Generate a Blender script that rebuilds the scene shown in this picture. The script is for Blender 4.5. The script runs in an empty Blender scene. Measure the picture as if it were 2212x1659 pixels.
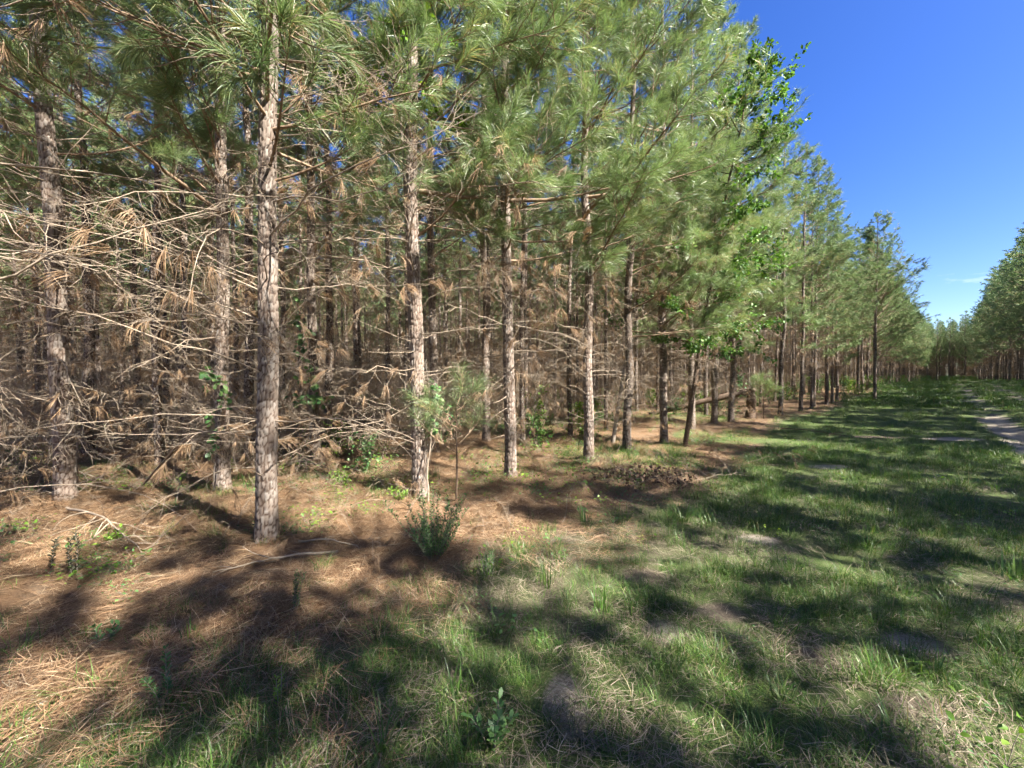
import bpy, math, random
import numpy as np
from mathutils import Vector, Matrix, Euler

sc = bpy.context.scene
rad = math.radians

# ------------------------------------------------------------------ camera
CAM_H = 1.6
FPX, CX, CY, HOR = 384.0, 512.0, 384.0, 377.0       # pixels of a 1024 x 768 frame
cam_d = bpy.data.cameras.new('camera')
cam = bpy.data.objects.new('camera', cam_d)
sc.collection.objects.link(cam)
cam_d.sensor_width = 36.0
cam_d.lens = 36.0 * FPX / 1024.0
cam_d.clip_start = 0.05
cam_d.clip_end = 4000
PITCH = math.atan((CY - HOR) / FPX)
cam.location = (0, 0, CAM_H)
cam.rotation_euler = (rad(90) - PITCH, 0, 0)
sc.camera = cam

# ------------------------------------------------------------------ sky, sun, exposure
SUN_AZ, SUN_EL = 124.0, 45.0                          # degrees clockwise from +Y, above horizon
world = bpy.data.worlds.new('World')
sc.world = world
world.use_nodes = True
wn, wl = world.node_tree.nodes, world.node_tree.links
wn.clear()
w_out = wn.new('ShaderNodeOutputWorld')
w_bg = wn.new('ShaderNodeBackground')
w_sky = wn.new('ShaderNodeTexSky')
w_sky.sky_type = 'NISHITA'
w_sky.sun_disc = False
w_sky.sun_elevation = rad(SUN_EL)
w_sky.sun_rotation = rad(SUN_AZ)
w_sky.altitude = 100
w_sky.air_density = 1.0
w_sky.dust_density = 0.9
w_sky.ozone_density = 4.0
w_bg.inputs['Strength'].default_value = 0.051
# thin scattered wisps of cloud low over the whole horizon
w_tc = wn.new('ShaderNodeTexCoord')
w_sep = wn.new('ShaderNodeSeparateXYZ')
w_map = wn.new('ShaderNodeMapping')
w_map.inputs['Scale'].default_value = (3.0, 3.0, 14.0)
w_noise = wn.new('ShaderNodeTexNoise')
w_noise.inputs['Scale'].default_value = 2.3
w_noise.inputs['Detail'].default_value = 7
w_noise.inputs['Roughness'].default_value = 0.62
w_r1 = wn.new('ShaderNodeMapRange')
w_r1.inputs['From Min'].default_value = 0.62
w_r1.inputs['From Max'].default_value = 0.80
w_r2 = wn.new('ShaderNodeMapRange')
w_r2.inputs['From Min'].default_value = 0.34
w_r2.inputs['From Max'].default_value = 0.05
w_mul = wn.new('ShaderNodeMath'); w_mul.operation = 'MULTIPLY'
w_mix = wn.new('ShaderNodeMix'); w_mix.data_type = 'RGBA'
w_mix.inputs[7].default_value = (5.0, 5.6, 6.4, 1)
wl.new(w_tc.outputs['Generated'], w_sep.inputs[0])
wl.new(w_tc.outputs['Generated'], w_map.inputs[0])
wl.new(w_map.outputs[0], w_noise.inputs['Vector'])
wl.new(w_noise.outputs[0], w_r1.inputs[0])
wl.new(w_sep.outputs[2], w_r2.inputs[0])
wl.new(w_r1.outputs[0], w_mul.inputs[0])
wl.new(w_r2.outputs[0], w_mul.inputs[1])
wl.new(w_mul.outputs[0], w_mix.inputs[0])
w_hsv = wn.new('ShaderNodeHueSaturation')
w_hsv.inputs['Saturation'].default_value = 1.30
w_hsv.inputs['Hue'].default_value = 0.519
wl.new(w_sky.outputs[0], w_hsv.inputs['Color'])
wl.new(w_hsv.outputs[0], w_mix.inputs[6])
wl.new(w_mix.outputs[2], w_bg.inputs['Color'])
wl.new(w_bg.outputs[0], w_out.inputs['Surface'])

sun_d = bpy.data.lights.new('sun', 'SUN')
sun_d.energy = 5.0
sun_d.angle = rad(0.53)
sun_d.color = (1.0, 0.945, 0.85)
sun = bpy.data.objects.new('sun', sun_d)
sc.collection.objects.link(sun)
_a, _e = rad(SUN_AZ), rad(SUN_EL)
SUN_V = Vector((math.sin(_a) * math.cos(_e), math.cos(_a) * math.cos(_e), math.sin(_e)))
sun.rotation_euler = SUN_V.to_track_quat('Z', 'Y').to_euler()
sun.location = SUN_V * 60

sc.view_settings.view_transform = 'Standard'
sc.view_settings.look = 'None'
sc.view_settings.gamma = 1.0
sc.view_settings.use_curve_mapping = False
sc.view_settings.exposure = 2.42
sc.render.engine = 'CYCLES'
sc.cycles.max_bounces = 4
sc.cycles.diffuse_bounces = 3
sc.cycles.glossy_bounces = 2
sc.cycles.transmission_bounces = 3
sc.cycles.transparent_max_bounces = 4
sc.cycles.sample_clamp_indirect = 6.0
sc.cycles.use_denoising = True
sc.cycles.denoiser = 'OPENIMAGEDENOISE'
sc.cycles.denoising_input_passes = 'RGB_ALBEDO_NORMAL'
sc.cycles.denoising_prefilter = 'ACCURATE'
sc.cycles.use_adaptive_sampling = True
sc.cycles.adaptive_threshold = 0.055
sc.cycles.debug_use_spatial_splits = True
sc.cycles.use_light_tree = False
sc.cycles.caustics_reflective = False
sc.cycles.caustics_refractive = False

# ------------------------------------------------------------------ lane frame, noise, terrain
LD = np.array([0.755, 0.656]); LD /= np.linalg.norm(LD)      # along the lane
LR = np.array([LD[1], -LD[0]])                                # to the lane's right


def lane(s, t):
    return s * LD[0] + t * LR[0], s * LD[1] + t * LR[1]


def st(x, y):
    return x * LD[0] + y * LD[1], x * LR[0] + y * LR[1]


def sstep(a, b, x):
    u = np.clip((np.asarray(x, float) - a) / (b - a), 0, 1)
    return u * u * (3 - 2 * u)


def _hash(ix, iy, seed):
    h = (ix.astype(np.int64) * 374761393 + iy.astype(np.int64) * 668265263 + seed * 1442695041) & 0xffffffff
    h = ((h ^ (h >> 13)) * 1274126177) & 0xffffffff
    return ((h ^ (h >> 16)) & 0xffffff) / float(0xffffff)


def vnoise(x, y, scale, seed=0):
    x = np.asarray(x, float) / scale; y = np.asarray(y, float) / scale
    ix, iy = np.floor(x), np.floor(y)
    fx, fy = x - ix, y - iy
    fx = fx * fx * (3 - 2 * fx); fy = fy * fy * (3 - 2 * fy)
    a = _hash(ix, iy, seed); b = _hash(ix + 1, iy, seed)
    c = _hash(ix, iy + 1, seed); d = _hash(ix + 1, iy + 1, seed)
    return (a * (1 - fx) + b * fx) * (1 - fy) + (c * (1 - fx) + d * fx) * fy


def fbm(x, y, scale, seed=0, octv=3):
    v, amp, tot = 0, 1.0, 0
    for o in range(octv):
        v = v + amp * vnoise(x, y, scale / 2 ** o, seed + o * 17); tot += amp; amp *= 0.5
    return v / tot


RUTS = (1.3, 3.05)
MOUNDS = [(-3.75, 2.45), (-2.365, 3.68), (-1.21, 5.0), (-0.02, 6.02), (1.43, 7.15), (2.48, 8.27), (3.62, 9.12), (5.4, 11.5), (6.65, 12.6), (7.54, 13.2), (-5.53, 4.73), (-4.09, 5.41), (-3.67, 7.15), (-1.56, 7.8), (-0.62, 9.2)]   # litter heaped round the near trunks


def narrow(s):
    """how far the lane's right side has drawn in at distance s"""
    return 0.028 * np.clip(np.asarray(s, float) - 10, 0, 95)


def rut_t(s, base):
    return base - narrow(s) * 0.8 + 0.07 * np.sin(s * 0.21 + base) + 0.05 * np.sin(s * 0.53)


def terrain(x, y):
    x = np.asarray(x, float); y = np.asarray(y, float)
    s, t = st(x, y)
    tr = t + narrow(s)
    h = 0.95 * sstep(14, 58, s) + 0.42 * sstep(3.6, 6.5, tr) * sstep(4, 30, s)
    inwood = sstep(-3.4, -5.0, t) + sstep(4.6, 6.0, tr)
    h = h + inwood * (0.16 * (fbm(x, y, 1.9, 5) - 0.5) + 0.10 * (vnoise(x, y, 0.55, 9) - 0.5))
    h = h + (1 - inwood) * (0.05 * (fbm(x, y, 1.3, 3) - 0.5))
    for mx, my in MOUNDS:
        h = h + 0.07 * np.exp(-((x - mx) ** 2 + (y - my) ** 2) / 0.11)
    for b in RUTS:
        h = h - 0.075 * np.exp(-((t - rut_t(s, b)) / 0.26) ** 2)
    h = h + 0.05 * np.exp(-((tr - 1.9) / 0.4) ** 2) + 0.6 * (fbm(x, y, 60, 31) - 0.5) * sstep(40, 120, np.hypot(x, y))
    return h


def gz(x, y):
    return float(terrain(x, y))


_o0 = gz(0, 0)


def ground_at(dx, dy):
    """photo pixel (of a 2212 x 1659 view of it) -> point on the terrain, for reading distances off the photograph"""
    px, py = dx * 1024 / 2212, dy * 1024 / 2212
    u = (px - CX) / FPX; v = (HOR - py) / FPX
    z = 1.0
    while z < 200:
        if CAM_H + v * z <= gz(u * z, z):
            break
        z *= 1.01
    return u * z, z


# ------------------------------------------------------------------ mesh helpers
def mk_mesh(name, V, F, mats, midx=None, attrs=None, smooth=True):
    V = np.asarray(V, np.float32).reshape(-1, 3); F = np.asarray(F, np.int32).reshape(-1, 3)
    me = bpy.data.meshes.new(name)
    me.vertices.add(len(V)); me.vertices.foreach_set('co', V.ravel())
    me.loops.add(F.size); me.loops.foreach_set('vertex_index', F.ravel())
    me.polygons.add(len(F))
    me.polygons.foreach_set('loop_start', np.arange(0, F.size, 3, dtype=np.int32))
    me.polygons.foreach_set('use_smooth', np.full(len(F), smooth, dtype=bool))
    for m in mats:
        me.materials.append(m)
    if midx is not None:
        me.polygons.foreach_set('material_index', np.asarray(midx, np.int32))
    for k, a in (attrs or {}).items():
        at = me.attributes.new(k, 'FLOAT', 'POINT'); at.data.foreach_set('value', np.asarray(a, np.float32))
    me.update(calc_edges=True)
    return me


class Geo:
    """triangles with a material index per face and one random value per vertex"""
    def __init__(self):
        self.v, self.f, self.m, self.a, self.n = [], [], [], [], 0

    def add(self, V, F, m=0, a=0.5):
        V = np.asarray(V, float).reshape(-1, 3); F = np.asarray(F, int).reshape(-1, 3)
        self.v.append(V); self.f.append(F + self.n)
        self.m.append(np.full(len(F), m) if np.isscalar(m) else m)
        self.a.append(np.full(len(V), a) if np.isscalar(a) else a)
        self.n += len(V)

    def add_geo(self, g, M=None, am=0.0):
        V, F, m, a = g.arr()
        if M is not None:
            V = V @ np.array(M)[:3, :3].T + np.array(M)[:3, 3]
        self.add(V, F, m, np.clip(a + am, 0, 1))

    def arr(self):
        if not self.v:
            return np.zeros((0, 3)), np.zeros((0, 3), int), np.zeros(0, int), np.zeros(0)
        return np.concatenate(self.v), np.concatenate(self.f), np.concatenate(self.m), np.concatenate(self.a)

    def split(self, mi):
        V, F, m, a = self.arr()
        F = F[m == mi]
        used = np.unique(F)
        mp = np.zeros(len(V), int); mp[used] = np.arange(len(used))
        g = Geo(); g.add(V[used], mp[F], 0, a[used]); return g

    def mesh(self, name, mats, smooth=True):
        V, F, m, a = self.arr()
        return mk_mesh(name, V, F, mats, m, {'var': a}, smooth)


def tube(pts, rads, k=5, cap=False):
    pts = np.asarray(pts, float); n = len(pts)
    tan = np.gradient(pts, axis=0); tan /= np.linalg.norm(tan, axis=1)[:, None] + 1e-9
    ref = np.array([0.0, 0, 1.0]) if abs(tan[0][2]) < 0.8 else np.array([1.0, 0, 0])
    a = np.cross(tan, ref); a /= np.linalg.norm(a, axis=1)[:, None] + 1e-9
    b = np.cross(tan, a)
    th = np.arange(k) * 2 * math.pi / k
    ring = a[:, None, :] * np.cos(th)[None, :, None] + b[:, None, :] * np.sin(th)[None, :, None]
    V = (pts[:, None, :] + ring * np.asarray(rads, float)[:, None, None]).reshape(-1, 3)
    i = np.arange(n - 1)[:, None] * k; j = np.arange(k)[None, :]; j2 = (j + 1) % k
    A, B, C, D = i + j, i + j2, i + k + j2, i + k + j
    F = np.concatenate([np.stack([A, B, C], -1).reshape(-1, 3), np.stack([A, C, D], -1).reshape(-1, 3)])
    if cap:
        V = np.concatenate([V, pts[-1:] ]); t0 = (n - 1) * k
        F = np.concatenate([F, [[t0 + q, t0 + (q + 1) % k, len(V) - 1] for q in range(k)]])
    return V, F


def unit(v):
    v = np.asarray(v, float); return v / (np.linalg.norm(v, axis=-1, keepdims=True) + 1e-9)


def needle_geo(base, axis, length, width, rng, spread=(0.45, 1.0), droop=0.25, seg=1):
    """needles from base points, leaning forward along the shoot axis"""
    m = len(base)
    r = unit(rng.normal(size=(m, 3)))
    perp = unit(r - axis * (r * axis).sum(1)[:, None])
    ang = rng.uniform(spread[0], spread[1], m)[:, None]
    d = axis * np.cos(ang) + perp * np.sin(ang)
    L = (length * rng.uniform(0.7, 1.12, m))[:, None]
    w = unit(np.cross(d, rng.normal(size=(m, 3)))) * (width * 0.5)
    dz = np.zeros((m, 3)); dz[:, 2] = -1
    mid = base + d * L * 0.55 + dz * L * droop * 0.28
    tip = base + d * L + dz * L * droop
    var = rng.uniform(0, 1, m)
    if seg == 1:
        V = np.stack([base - w, base + w, tip], 1).reshape(-1, 3)
        F = np.arange(m * 3).reshape(-1, 3)
        return V, F, np.repeat(var, 3)
    V = np.stack([base - w * 0.8, base + w * 0.8, mid + w, mid - w, tip], 1).reshape(-1, 3)
    o = np.arange(m)[:, None] * 5
    F = np.concatenate([o + [0, 1, 2], o + [0, 2, 3], o + [3, 2, 4]])
    return V, F, np.repeat(var, 5)


def leaf_geo(base, d, up, length, width, rng, fold=0.25, stalk=0.0):
    """broad leaves: six points each, folded along the midrib"""
    m = len(base)
    d = unit(d); side = unit(np.cross(d, up)); nrm = unit(np.cross(side, d))
    L = (length * rng.uniform(0.6, 1.15, m))[:, None]; W = L * (width / length) * 0.5
    p0 = base + d * stalk
    a = p0 + d * L * 0.38 + side * W * 0.85 + nrm * W * fold
    b = p0 + d * L * 0.38 - side * W * 0.85 + nrm * W * fold
    c = p0 + d * L * 0.72 + side * W + nrm * W * fold * 0.6 - nrm * L * 0.05
    e = p0 + d * L * 0.72 - side * W + nrm * W * fold * 0.6 - nrm * L * 0.05
    t = p0 + d * L - nrm * L * 0.16
    md = p0 + d * L * 0.55
    V = np.stack([p0, a, c, t, e, b, md], 1).reshape(-1, 3)
    o = np.arange(m)[:, None] * 7
    F = np.concatenate([o + q for q in ([0, 1, 6], [1, 2, 6], [2, 3, 6], [3, 4, 6], [4, 5, 6], [5, 0, 6])])
    return V, F, np.repeat(rng.uniform(0, 1, m), 7)


# ------------------------------------------------------------------ materials
def new_mat(name):
    m = bpy.data.materials.new(name); m.use_nodes = True
    n, l = m.node_tree.nodes, m.node_tree.links
    n.clear()
    out = n.new('ShaderNodeOutputMaterial'); b = n.new('ShaderNodeBsdfPrincipled')
    l.new(b.outputs[0], out.inputs['Surface'])
    return m, n, l, b, out


def ramp(n, stops):
    r = n.new('ShaderNodeValToRGB'); el = r.color_ramp.elements
    while len(el) < len(stops):
        el.new(0.5)
    for e, (p, c) in zip(el, stops):
        e.position = p; e.color = (*c, 1)
    return r


def attr(n, name):
    a = n.new('ShaderNodeAttribute'); a.attribute_name = name; return a.outputs['Fac']


def noise(n, l, scale, detail=3, rough=0.55, vec=None):
    t = n.new('ShaderNodeTexNoise'); t.inputs['Scale'].default_value = scale
    t.inputs['Detail'].default_value = detail; t.inputs['Roughness'].default_value = rough
    if vec is not None:
        l.new(vec, t.inputs['Vector'])
    return t.outputs[0]


def mixc(n, l, fac, a, b, mode='MIX'):
    x = n.new('ShaderNodeMix'); x.data_type = 'RGBA'; x.blend_type = mode
    for sock, v in ((x.inputs[0], fac), (x.inputs[6], a), (x.inputs[7], b)):
        if hasattr(v, 'is_output'):
            l.new(v, sock)
        elif isinstance(v, tuple):
            sock.default_value = (*v, 1)
        else:
            sock.default_value = v
    return x.outputs[2]


def mrange(n, l, v, a, b, c=0.0, d=1.0):
    x = n.new('ShaderNodeMapRange')
    x.inputs[1].default_value = a; x.inputs[2].default_value = b
    x.inputs[3].default_value = c; x.inputs[4].default_value = d
    l.new(v, x.inputs[0]); return x.outputs[0]


def leaf_mat(name, stops, rough=0.5, trans=0.35, tcol=None, objvar=0.25, spec=0.4):
    m, n, l, b, out = new_mat(name)
    r = ramp(n, stops); l.new(attr(n, 'var'), r.inputs[0])
    oi = n.new('ShaderNodeObjectInfo')
    hs = n.new('ShaderNodeHueSaturation')
    l.new(mrange(n, l, oi.outputs['Random'], 0, 1, 1 - objvar, 1 + objvar), hs.inputs['Value'])
    l.new(r.outputs[0], hs.inputs['Color'])
    l.new(hs.outputs[0], b.inputs['Base Color'])
    b.inputs['Roughness'].default_value = rough
    b.inputs['Specular IOR Level'].default_value = spec
    if trans > 0:
        tr = n.new('ShaderNodeBsdfTranslucent')
        l.new(mixc(n, l, 1.0, hs.outputs[0], tcol or (1.0, 1.0, 0.6), 'MULTIPLY'), tr.inputs['Color'])
        mx = n.new('ShaderNodeMixShader'); mx.inputs[0].default_value = trans
        l.new(b.outputs[0], mx.inputs[1]); l.new(tr.outputs[0], mx.inputs[2])
        l.new(mx.outputs[0], out.inputs['Surface'])
    return m


NEEDLE_COL = [(0.0, (0.11, 0.17, 0.078)), (0.45, (0.178, 0.245, 0.112)), (0.8, (0.26, 0.31, 0.142)), (0.93, (0.34, 0.335, 0.17)), (1.0, (0.40, 0.28, 0.13))]
M_NEEDLE = leaf_mat('pine_needles', NEEDLE_COL, 0.38, 0.36, (0.9, 1.0, 0.62), objvar=0.2, spec=0.45)
M_NEEDLE_FAR = leaf_mat('pine_needles_far', NEEDLE_COL, 0.65, 0.26, (0.85, 1.0, 0.68), objvar=0.25, spec=0.25)
M_DEADNEEDLE = leaf_mat('dead_needles', [(0.0, (0.15, 0.09, 0.05)), (0.6, (0.25, 0.16, 0.09)), (1.0, (0.36, 0.25, 0.145))], 0.6, 0.2, (1, 0.85, 0.6))
M_STRAW = leaf_mat('pine_straw', [(0.0, (0.10, 0.055, 0.03)), (0.5, (0.225, 0.135, 0.073)), (0.85, (0.33, 0.22, 0.13)), (1.0, (0.42, 0.335, 0.23))], 0.6, 0.1, (1, 0.85, 0.6), spec=0.3)
M_THATCH = leaf_mat('dry_grass_thatch', [(0.0, (0.115, 0.09, 0.06)), (0.6, (0.205, 0.168, 0.118)), (1.0, (0.32, 0.272, 0.20))], 0.65, 0.15, (1, 0.9, 0.7), spec=0.3)
M_GRASS = leaf_mat('grass_blades', [(0.0, (0.042, 0.10, 0.022)), (0.5, (0.08, 0.162, 0.032)), (0.85, (0.14, 0.225, 0.045)), (0.95, (0.21, 0.22, 0.085)), (1.0, (0.30, 0.25, 0.15))], 0.4, 0.35, (1, 1, 0.5), spec=0.4)
M_OAKLEAF = leaf_mat('oak_leaves', [(0.0, (0.045, 0.11, 0.03)), (0.6, (0.09, 0.19, 0.045)), (1.0, (0.16, 0.28, 0.05))], 0.5, 0.35, (1, 1, 0.4), spec=0.35)
M_GUMLEAF = leaf_mat('bright_leaves', [(0.0, (0.10, 0.20, 0.03)), (0.6, (0.16, 0.28, 0.04)), (1.0, (0.24, 0.34, 0.06))], 0.4, 0.45, (1, 1, 0.35))
M_FORB = leaf_mat('forb_leaves', [(0.0, (0.05, 0.12, 0.04)), (0.6, (0.09, 0.19, 0.055)), (1.0, (0.15, 0.25, 0.08))], 0.45, 0.3, (1, 1, 0.6))
M_SHRUB = leaf_mat('shrub_leaves', [(0.0, (0.08, 0.16, 0.06)), (0.6, (0.14, 0.25, 0.09)), (1.0, (0.22, 0.33, 0.13))], 0.5, 0.4, (0.9, 1, 0.6))
M_DARKFORB = leaf_mat('dark_forb_leaves', [(0.0, (0.025, 0.03, 0.018)), (1.0, (0.06, 0.06, 0.03))], 0.6, 0.05)


def wood_mat(name, c0, c1, c2, scale=18):
    m, n, l, b, out = new_mat(name)
    tc = n.new('ShaderNodeTexCoord')
    ns = noise(n, l, scale, 4, 0.65, tc.outputs['Object'])
    r = ramp(n, [(0.25, c0), (0.5, c1), (0.75, c2)]); l.new(ns, r.inputs[0])
    c = mixc(n, l, mrange(n, l, attr(n, 'var'), 0, 1, 0.0, 0.55), r.outputs[0], c2)
    l.new(c, b.inputs['Base Color']); b.inputs['Roughness'].default_value = 0.8
    b.inputs['Specular IOR Level'].default_value = 0.25
    bp = n.new('ShaderNodeBump'); bp.inputs['Strength'].default_value = 0.4; bp.inputs['Distance'].default_value = 0.004
    l.new(noise(n, l, scale * 4, 3, 0.6, tc.outputs['Object']), bp.inputs['Height']); l.new(bp.outputs[0], b.inputs['Normal'])
    return m


M_DEADWOOD = wood_mat('dead_wood', (0.12, 0.085, 0.06), (0.215, 0.165, 0.12), (0.33, 0.275, 0.21))
M_TWIG = wood_mat('live_twig', (0.11, 0.07, 0.045), (0.19, 0.13, 0.085), (0.29, 0.21, 0.14))
M_DARKWOOD = wood_mat('dark_rotten_wood', (0.045, 0.03, 0.022), (0.09, 0.06, 0.04), (0.20, 0.14, 0.10))
M_SAPBARK = wood_mat('sapling_bark', (0.10, 0.08, 0.062), (0.19, 0.16, 0.13), (0.28, 0.25, 0.21))


def bark_mat(name, near):
    m, n, l, b, out = new_mat(name)
    tc = n.new('ShaderNodeTexCoord'); oi = n.new('ShaderNodeObjectInfo')
    ns = noise(n, l, 7, 4, 0.6, tc.outputs['Object'])
    if near:
        plate, tint = attr(n, 'plate'), attr(n, 'tint')
    else:
        mp = n.new('ShaderNodeMapping'); mp.inputs['Scale'].default_value = (22, 22, 11)
        l.new(tc.outputs['Object'], mp.inputs[0])
        v1 = n.new('ShaderNodeTexVoronoi'); v1.feature = 'DISTANCE_TO_EDGE'; v1.inputs['Scale'].default_value = 1
        v2 = n.new('ShaderNodeTexVoronoi'); v2.inputs['Scale'].default_value = 1
        l.new(mp.outputs[0], v1.inputs['Vector']); l.new(mp.outputs[0], v2.inputs['Vector'])
        plate = mrange(n, l, v1.outputs['Distance'], 0.02, 0.16)
        sp = n.new('ShaderNodeSeparateColor'); l.new(v2.outputs['Color'], sp.inputs[0]); tint = sp.outputs[0]
    pr = ramp(n, [(0.0, (0.145, 0.11, 0.088)), (0.4, (0.20, 0.163, 0.135)), (0.75, (0.26, 0.228, 0.198)), (1.0, (0.36, 0.33, 0.295))])
    l.new(tint, pr.inputs[0])
    pc = mixc(n, l, mrange(n, l, ns, 0.3, 0.7, 0, 0.45), pr.outputs[0], (0.205, 0.155, 0.123))
    crack = mixc(n, l, ns, (0.04, 0.025, 0.018), (0.095, 0.055, 0.036))
    c = mixc(n, l, plate, crack, pc)
    hs = n.new('ShaderNodeHueSaturation'); l.new(c, hs.inputs['Color'])
    l.new(mrange(n, l, oi.outputs['Random'], 0, 1, 0.72, 1.15), hs.inputs['Value'])
    l.new(hs.outputs[0], b.inputs['Base Color'])
    b.inputs['Roughness'].default_value = 0.85; b.inputs['Specular IOR Level'].default_value = 0.2
    bp = n.new('ShaderNodeBump')
    if near:
        bp.inputs['Strength'].default_value = 0.5; bp.inputs['Distance'].default_value = 0.004
        l.new(noise(n, l, 90, 4, 0.6, tc.outputs['Object']), bp.inputs['Height'])
    else:
        bp.inputs['Strength'].default_value = 0.8; bp.inputs['Distance'].default_value = 0.012
        l.new(plate, bp.inputs['Height'])
    l.new(bp.outputs[0], b.inputs['Normal'])
    return m


M_BARK_N = bark_mat('pine_bark_plates', True)
M_BARK = bark_mat('pine_bark', False)


def ground_mat():
    m, n, l, b, out = new_mat('forest_ground')
    tc = n.new('ShaderNodeTexCoord'); P = tc.outputs['Object']
    mp = n.new('ShaderNodeMapping'); mp.inputs['Scale'].default_value = (1, 5.5, 1); mp.inputs['Rotation'].default_value = (0, 0, 0.5)
    l.new(P, mp.inputs[0])
    fib = noise(n, l, 26, 5, 0.7, mp.outputs[0]); fine = noise(n, l, 60, 5, 0.7, P); mid = noise(n, l, 5, 4, 0.6, P); big = noise(n, l, 0.8, 3, 0.5, P)
    straw = ramp(n, [(0.25, (0.07, 0.042, 0.026)), (0.5, (0.18, 0.108, 0.06)), (0.75, (0.29, 0.19, 0.112))]); l.new(fib, straw.inputs[0])
    soil = ramp(n, [(0.3, (0.07, 0.055, 0.042)), (0.55, (0.145, 0.117, 0.085)), (0.8, (0.24, 0.195, 0.145))]); l.new(fine, soil.inputs[0])
    turf = ramp(n, [(0.3, (0.045, 0.07, 0.024)), (0.5, (0.08, 0.11, 0.036)), (0.75, (0.15, 0.15, 0.07))]); l.new(fine, turf.inputs[0])
    sand = ramp(n, [(0.3, (0.20, 0.165, 0.125)), (0.5, (0.29, 0.25, 0.20)), (0.75, (0.38, 0.335, 0.275))]); l.new(fine, sand.inputs[0])

    def edge(mask, ns, k=0.6):
        a = n.new('ShaderNodeMath'); a.operation = 'MULTIPLY_ADD'
        l.new(ns, a.inputs[0]); a.inputs[1].default_value = k
        l.new(mask, a.inputs[2]); return mrange(n, l, a.outputs[0], 0.5 + k / 2 - 0.22, 0.5 + k / 2 + 0.22)
    c = mixc(n, l, mrange(n, l, mid, 0.42, 0.66, 0, 0.65), straw.outputs[0], soil.outputs[0])
    c = mixc(n, l, edge(attr(n, 'm_straw'), mid), soil.outputs[0], c)
    c = mixc(n, l, edge(attr(n, 'm_grass'), mid), c, turf.outputs[0])
    c = mixc(n, l, edge(attr(n, 'm_sand'), fine, 0.9), c, sand.outputs[0])
    grain = noise(n, l, 260, 3, 0.75, P)
    gh = n.new('ShaderNodeHueSaturation'); l.new(c, gh.inputs['Color']); l.new(mrange(n, l, grain, 0.25, 0.75, 0.55, 1.4), gh.inputs['Value']); c = gh.outputs[0]
    l.new(c, b.inputs['Base Color']); b.inputs['Roughness'].default_value = 0.95; b.inputs['Specular IOR Level'].default_value = 0.15
    bp = n.new('ShaderNodeBump'); bp.inputs['Strength'].default_value = 0.9; bp.inputs['Distance'].default_value = 0.03
    l.new(mixc(n, l, 0.5, fib, fine), bp.inputs['Height']); l.new(bp.outputs[0], b.inputs['Normal'])
    return m


M_GROUND = ground_mat()


def plain_mat(name, c, rough=0.8):
    m, n, l, b, out = new_mat(name)
    tc = n.new('ShaderNodeTexCoord')
    l.new(mixc(n, l, noise(n, l, 40, 3, 0.6, tc.outputs['Object']), tuple(q * 0.7 for q in c), tuple(min(1, q * 1.2) for q in c)), b.inputs['Base Color'])
    b.inputs['Roughness'].default_value = rough
    return m


M_STONE = plain_mat('pale_stone', (0.62, 0.60, 0.56))
M_CONE = plain_mat('pine_cone', (0.07, 0.045, 0.03))

# ------------------------------------------------------------------ ground sheet
SAND_SPOTS = [(1225, 1530, 0.10, 0.19), (1440, 1375, 0.13, 0.10), (1985, 1405, 0.16, 0.10), (1640, 1170, 0.20, 0.10), (2060, 950, 0.7, 0.25), (1790, 1010, 0.4, 0.15)]
SOIL_SPOTS = [(1790, 1430, 0.16, 0.11), (1560, 1330, 0.18, 0.12), (1400, 1250, 0.2, 0.12), (1900, 945, 0.8, 0.25), (2010, 1545, 0.2, 0.08)]
SAND_SPOTS = [(*ground_at(a, b), c, d) for a, b, c, d in SAND_SPOTS]
SOIL_SPOTS = [(*ground_at(a, b), c, d) for a, b, c, d in SOIL_SPOTS]


def spot_mask(x, y, spots):
    m = np.zeros(np.shape(x))
    for sx, sy, rx, ry in spots:
        q = ((x - sx) / rx) ** 2 + ((y - sy) / ry) ** 2
        m = np.maximum(m, np.exp(-q * q * 0.7) * (0.9 + 0.5 * (fbm(x, y, 0.15, 7) - 0.5)))
    return m


def masks(x, y):
    s, t = st(x, y)
    edge = 0.9 * (fbm(x, y, 1.6, 41) - 0.5) + 0.8 * (fbm(x, y, 5, 43) - 0.5)
    tr = t + narrow(s); tl = t + 1.5 * sstep(6, 16, s)
    g = sstep(-3.3, -1.5, tl + edge) * sstep(6.0, 4.8, tr + edge)
    g = np.maximum(g, 0.75 * sstep(0.52, 0.66, fbm(x, y, 2.6, 47)) * sstep(5.5, 9, s - t * 0.35))
    sand = np.zeros(np.shape(x))
    for bse in RUTS:
        sand = np.maximum(sand, 0.95 * np.exp(-((t - rut_t(s, bse)) / 0.36) ** 4) * sstep(0.30, 0.62, fbm(x, y, 1.3, 51) + 0.10 * sstep(3, 8, s)))
    sand = np.maximum(sand, spot_mask(x, y, SAND_SPOTS))
    soil = spot_mask(x, y, SOIL_SPOTS)
    patch = sstep(0.30, 0.58, fbm(x, y, 0.9, 61))
    near = sstep(9, 4, np.hypot(x, y))
    grass = g * (1 - sand) * (1 - soil) * (1 - near * (1 - patch) * 0.5)
    straw = 1 - sstep(-3.4, -1.6, tl + edge) * sstep(6.4, 5.2, tr + edge)
    return grass, sand, straw, soil


def axis_coords(lo, hi, step, far):
    a = list(np.arange(lo, hi, step)); d = step
    while a[-1] < far:
        d *= 1.11; a.append(a[-1] + d)
    b = [lo]; d = step
    while b[-1] > -far:
        d *= 1.11; b.append(b[-1] - d)
    return np.array(b[1:][::-1] + a)


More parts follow.
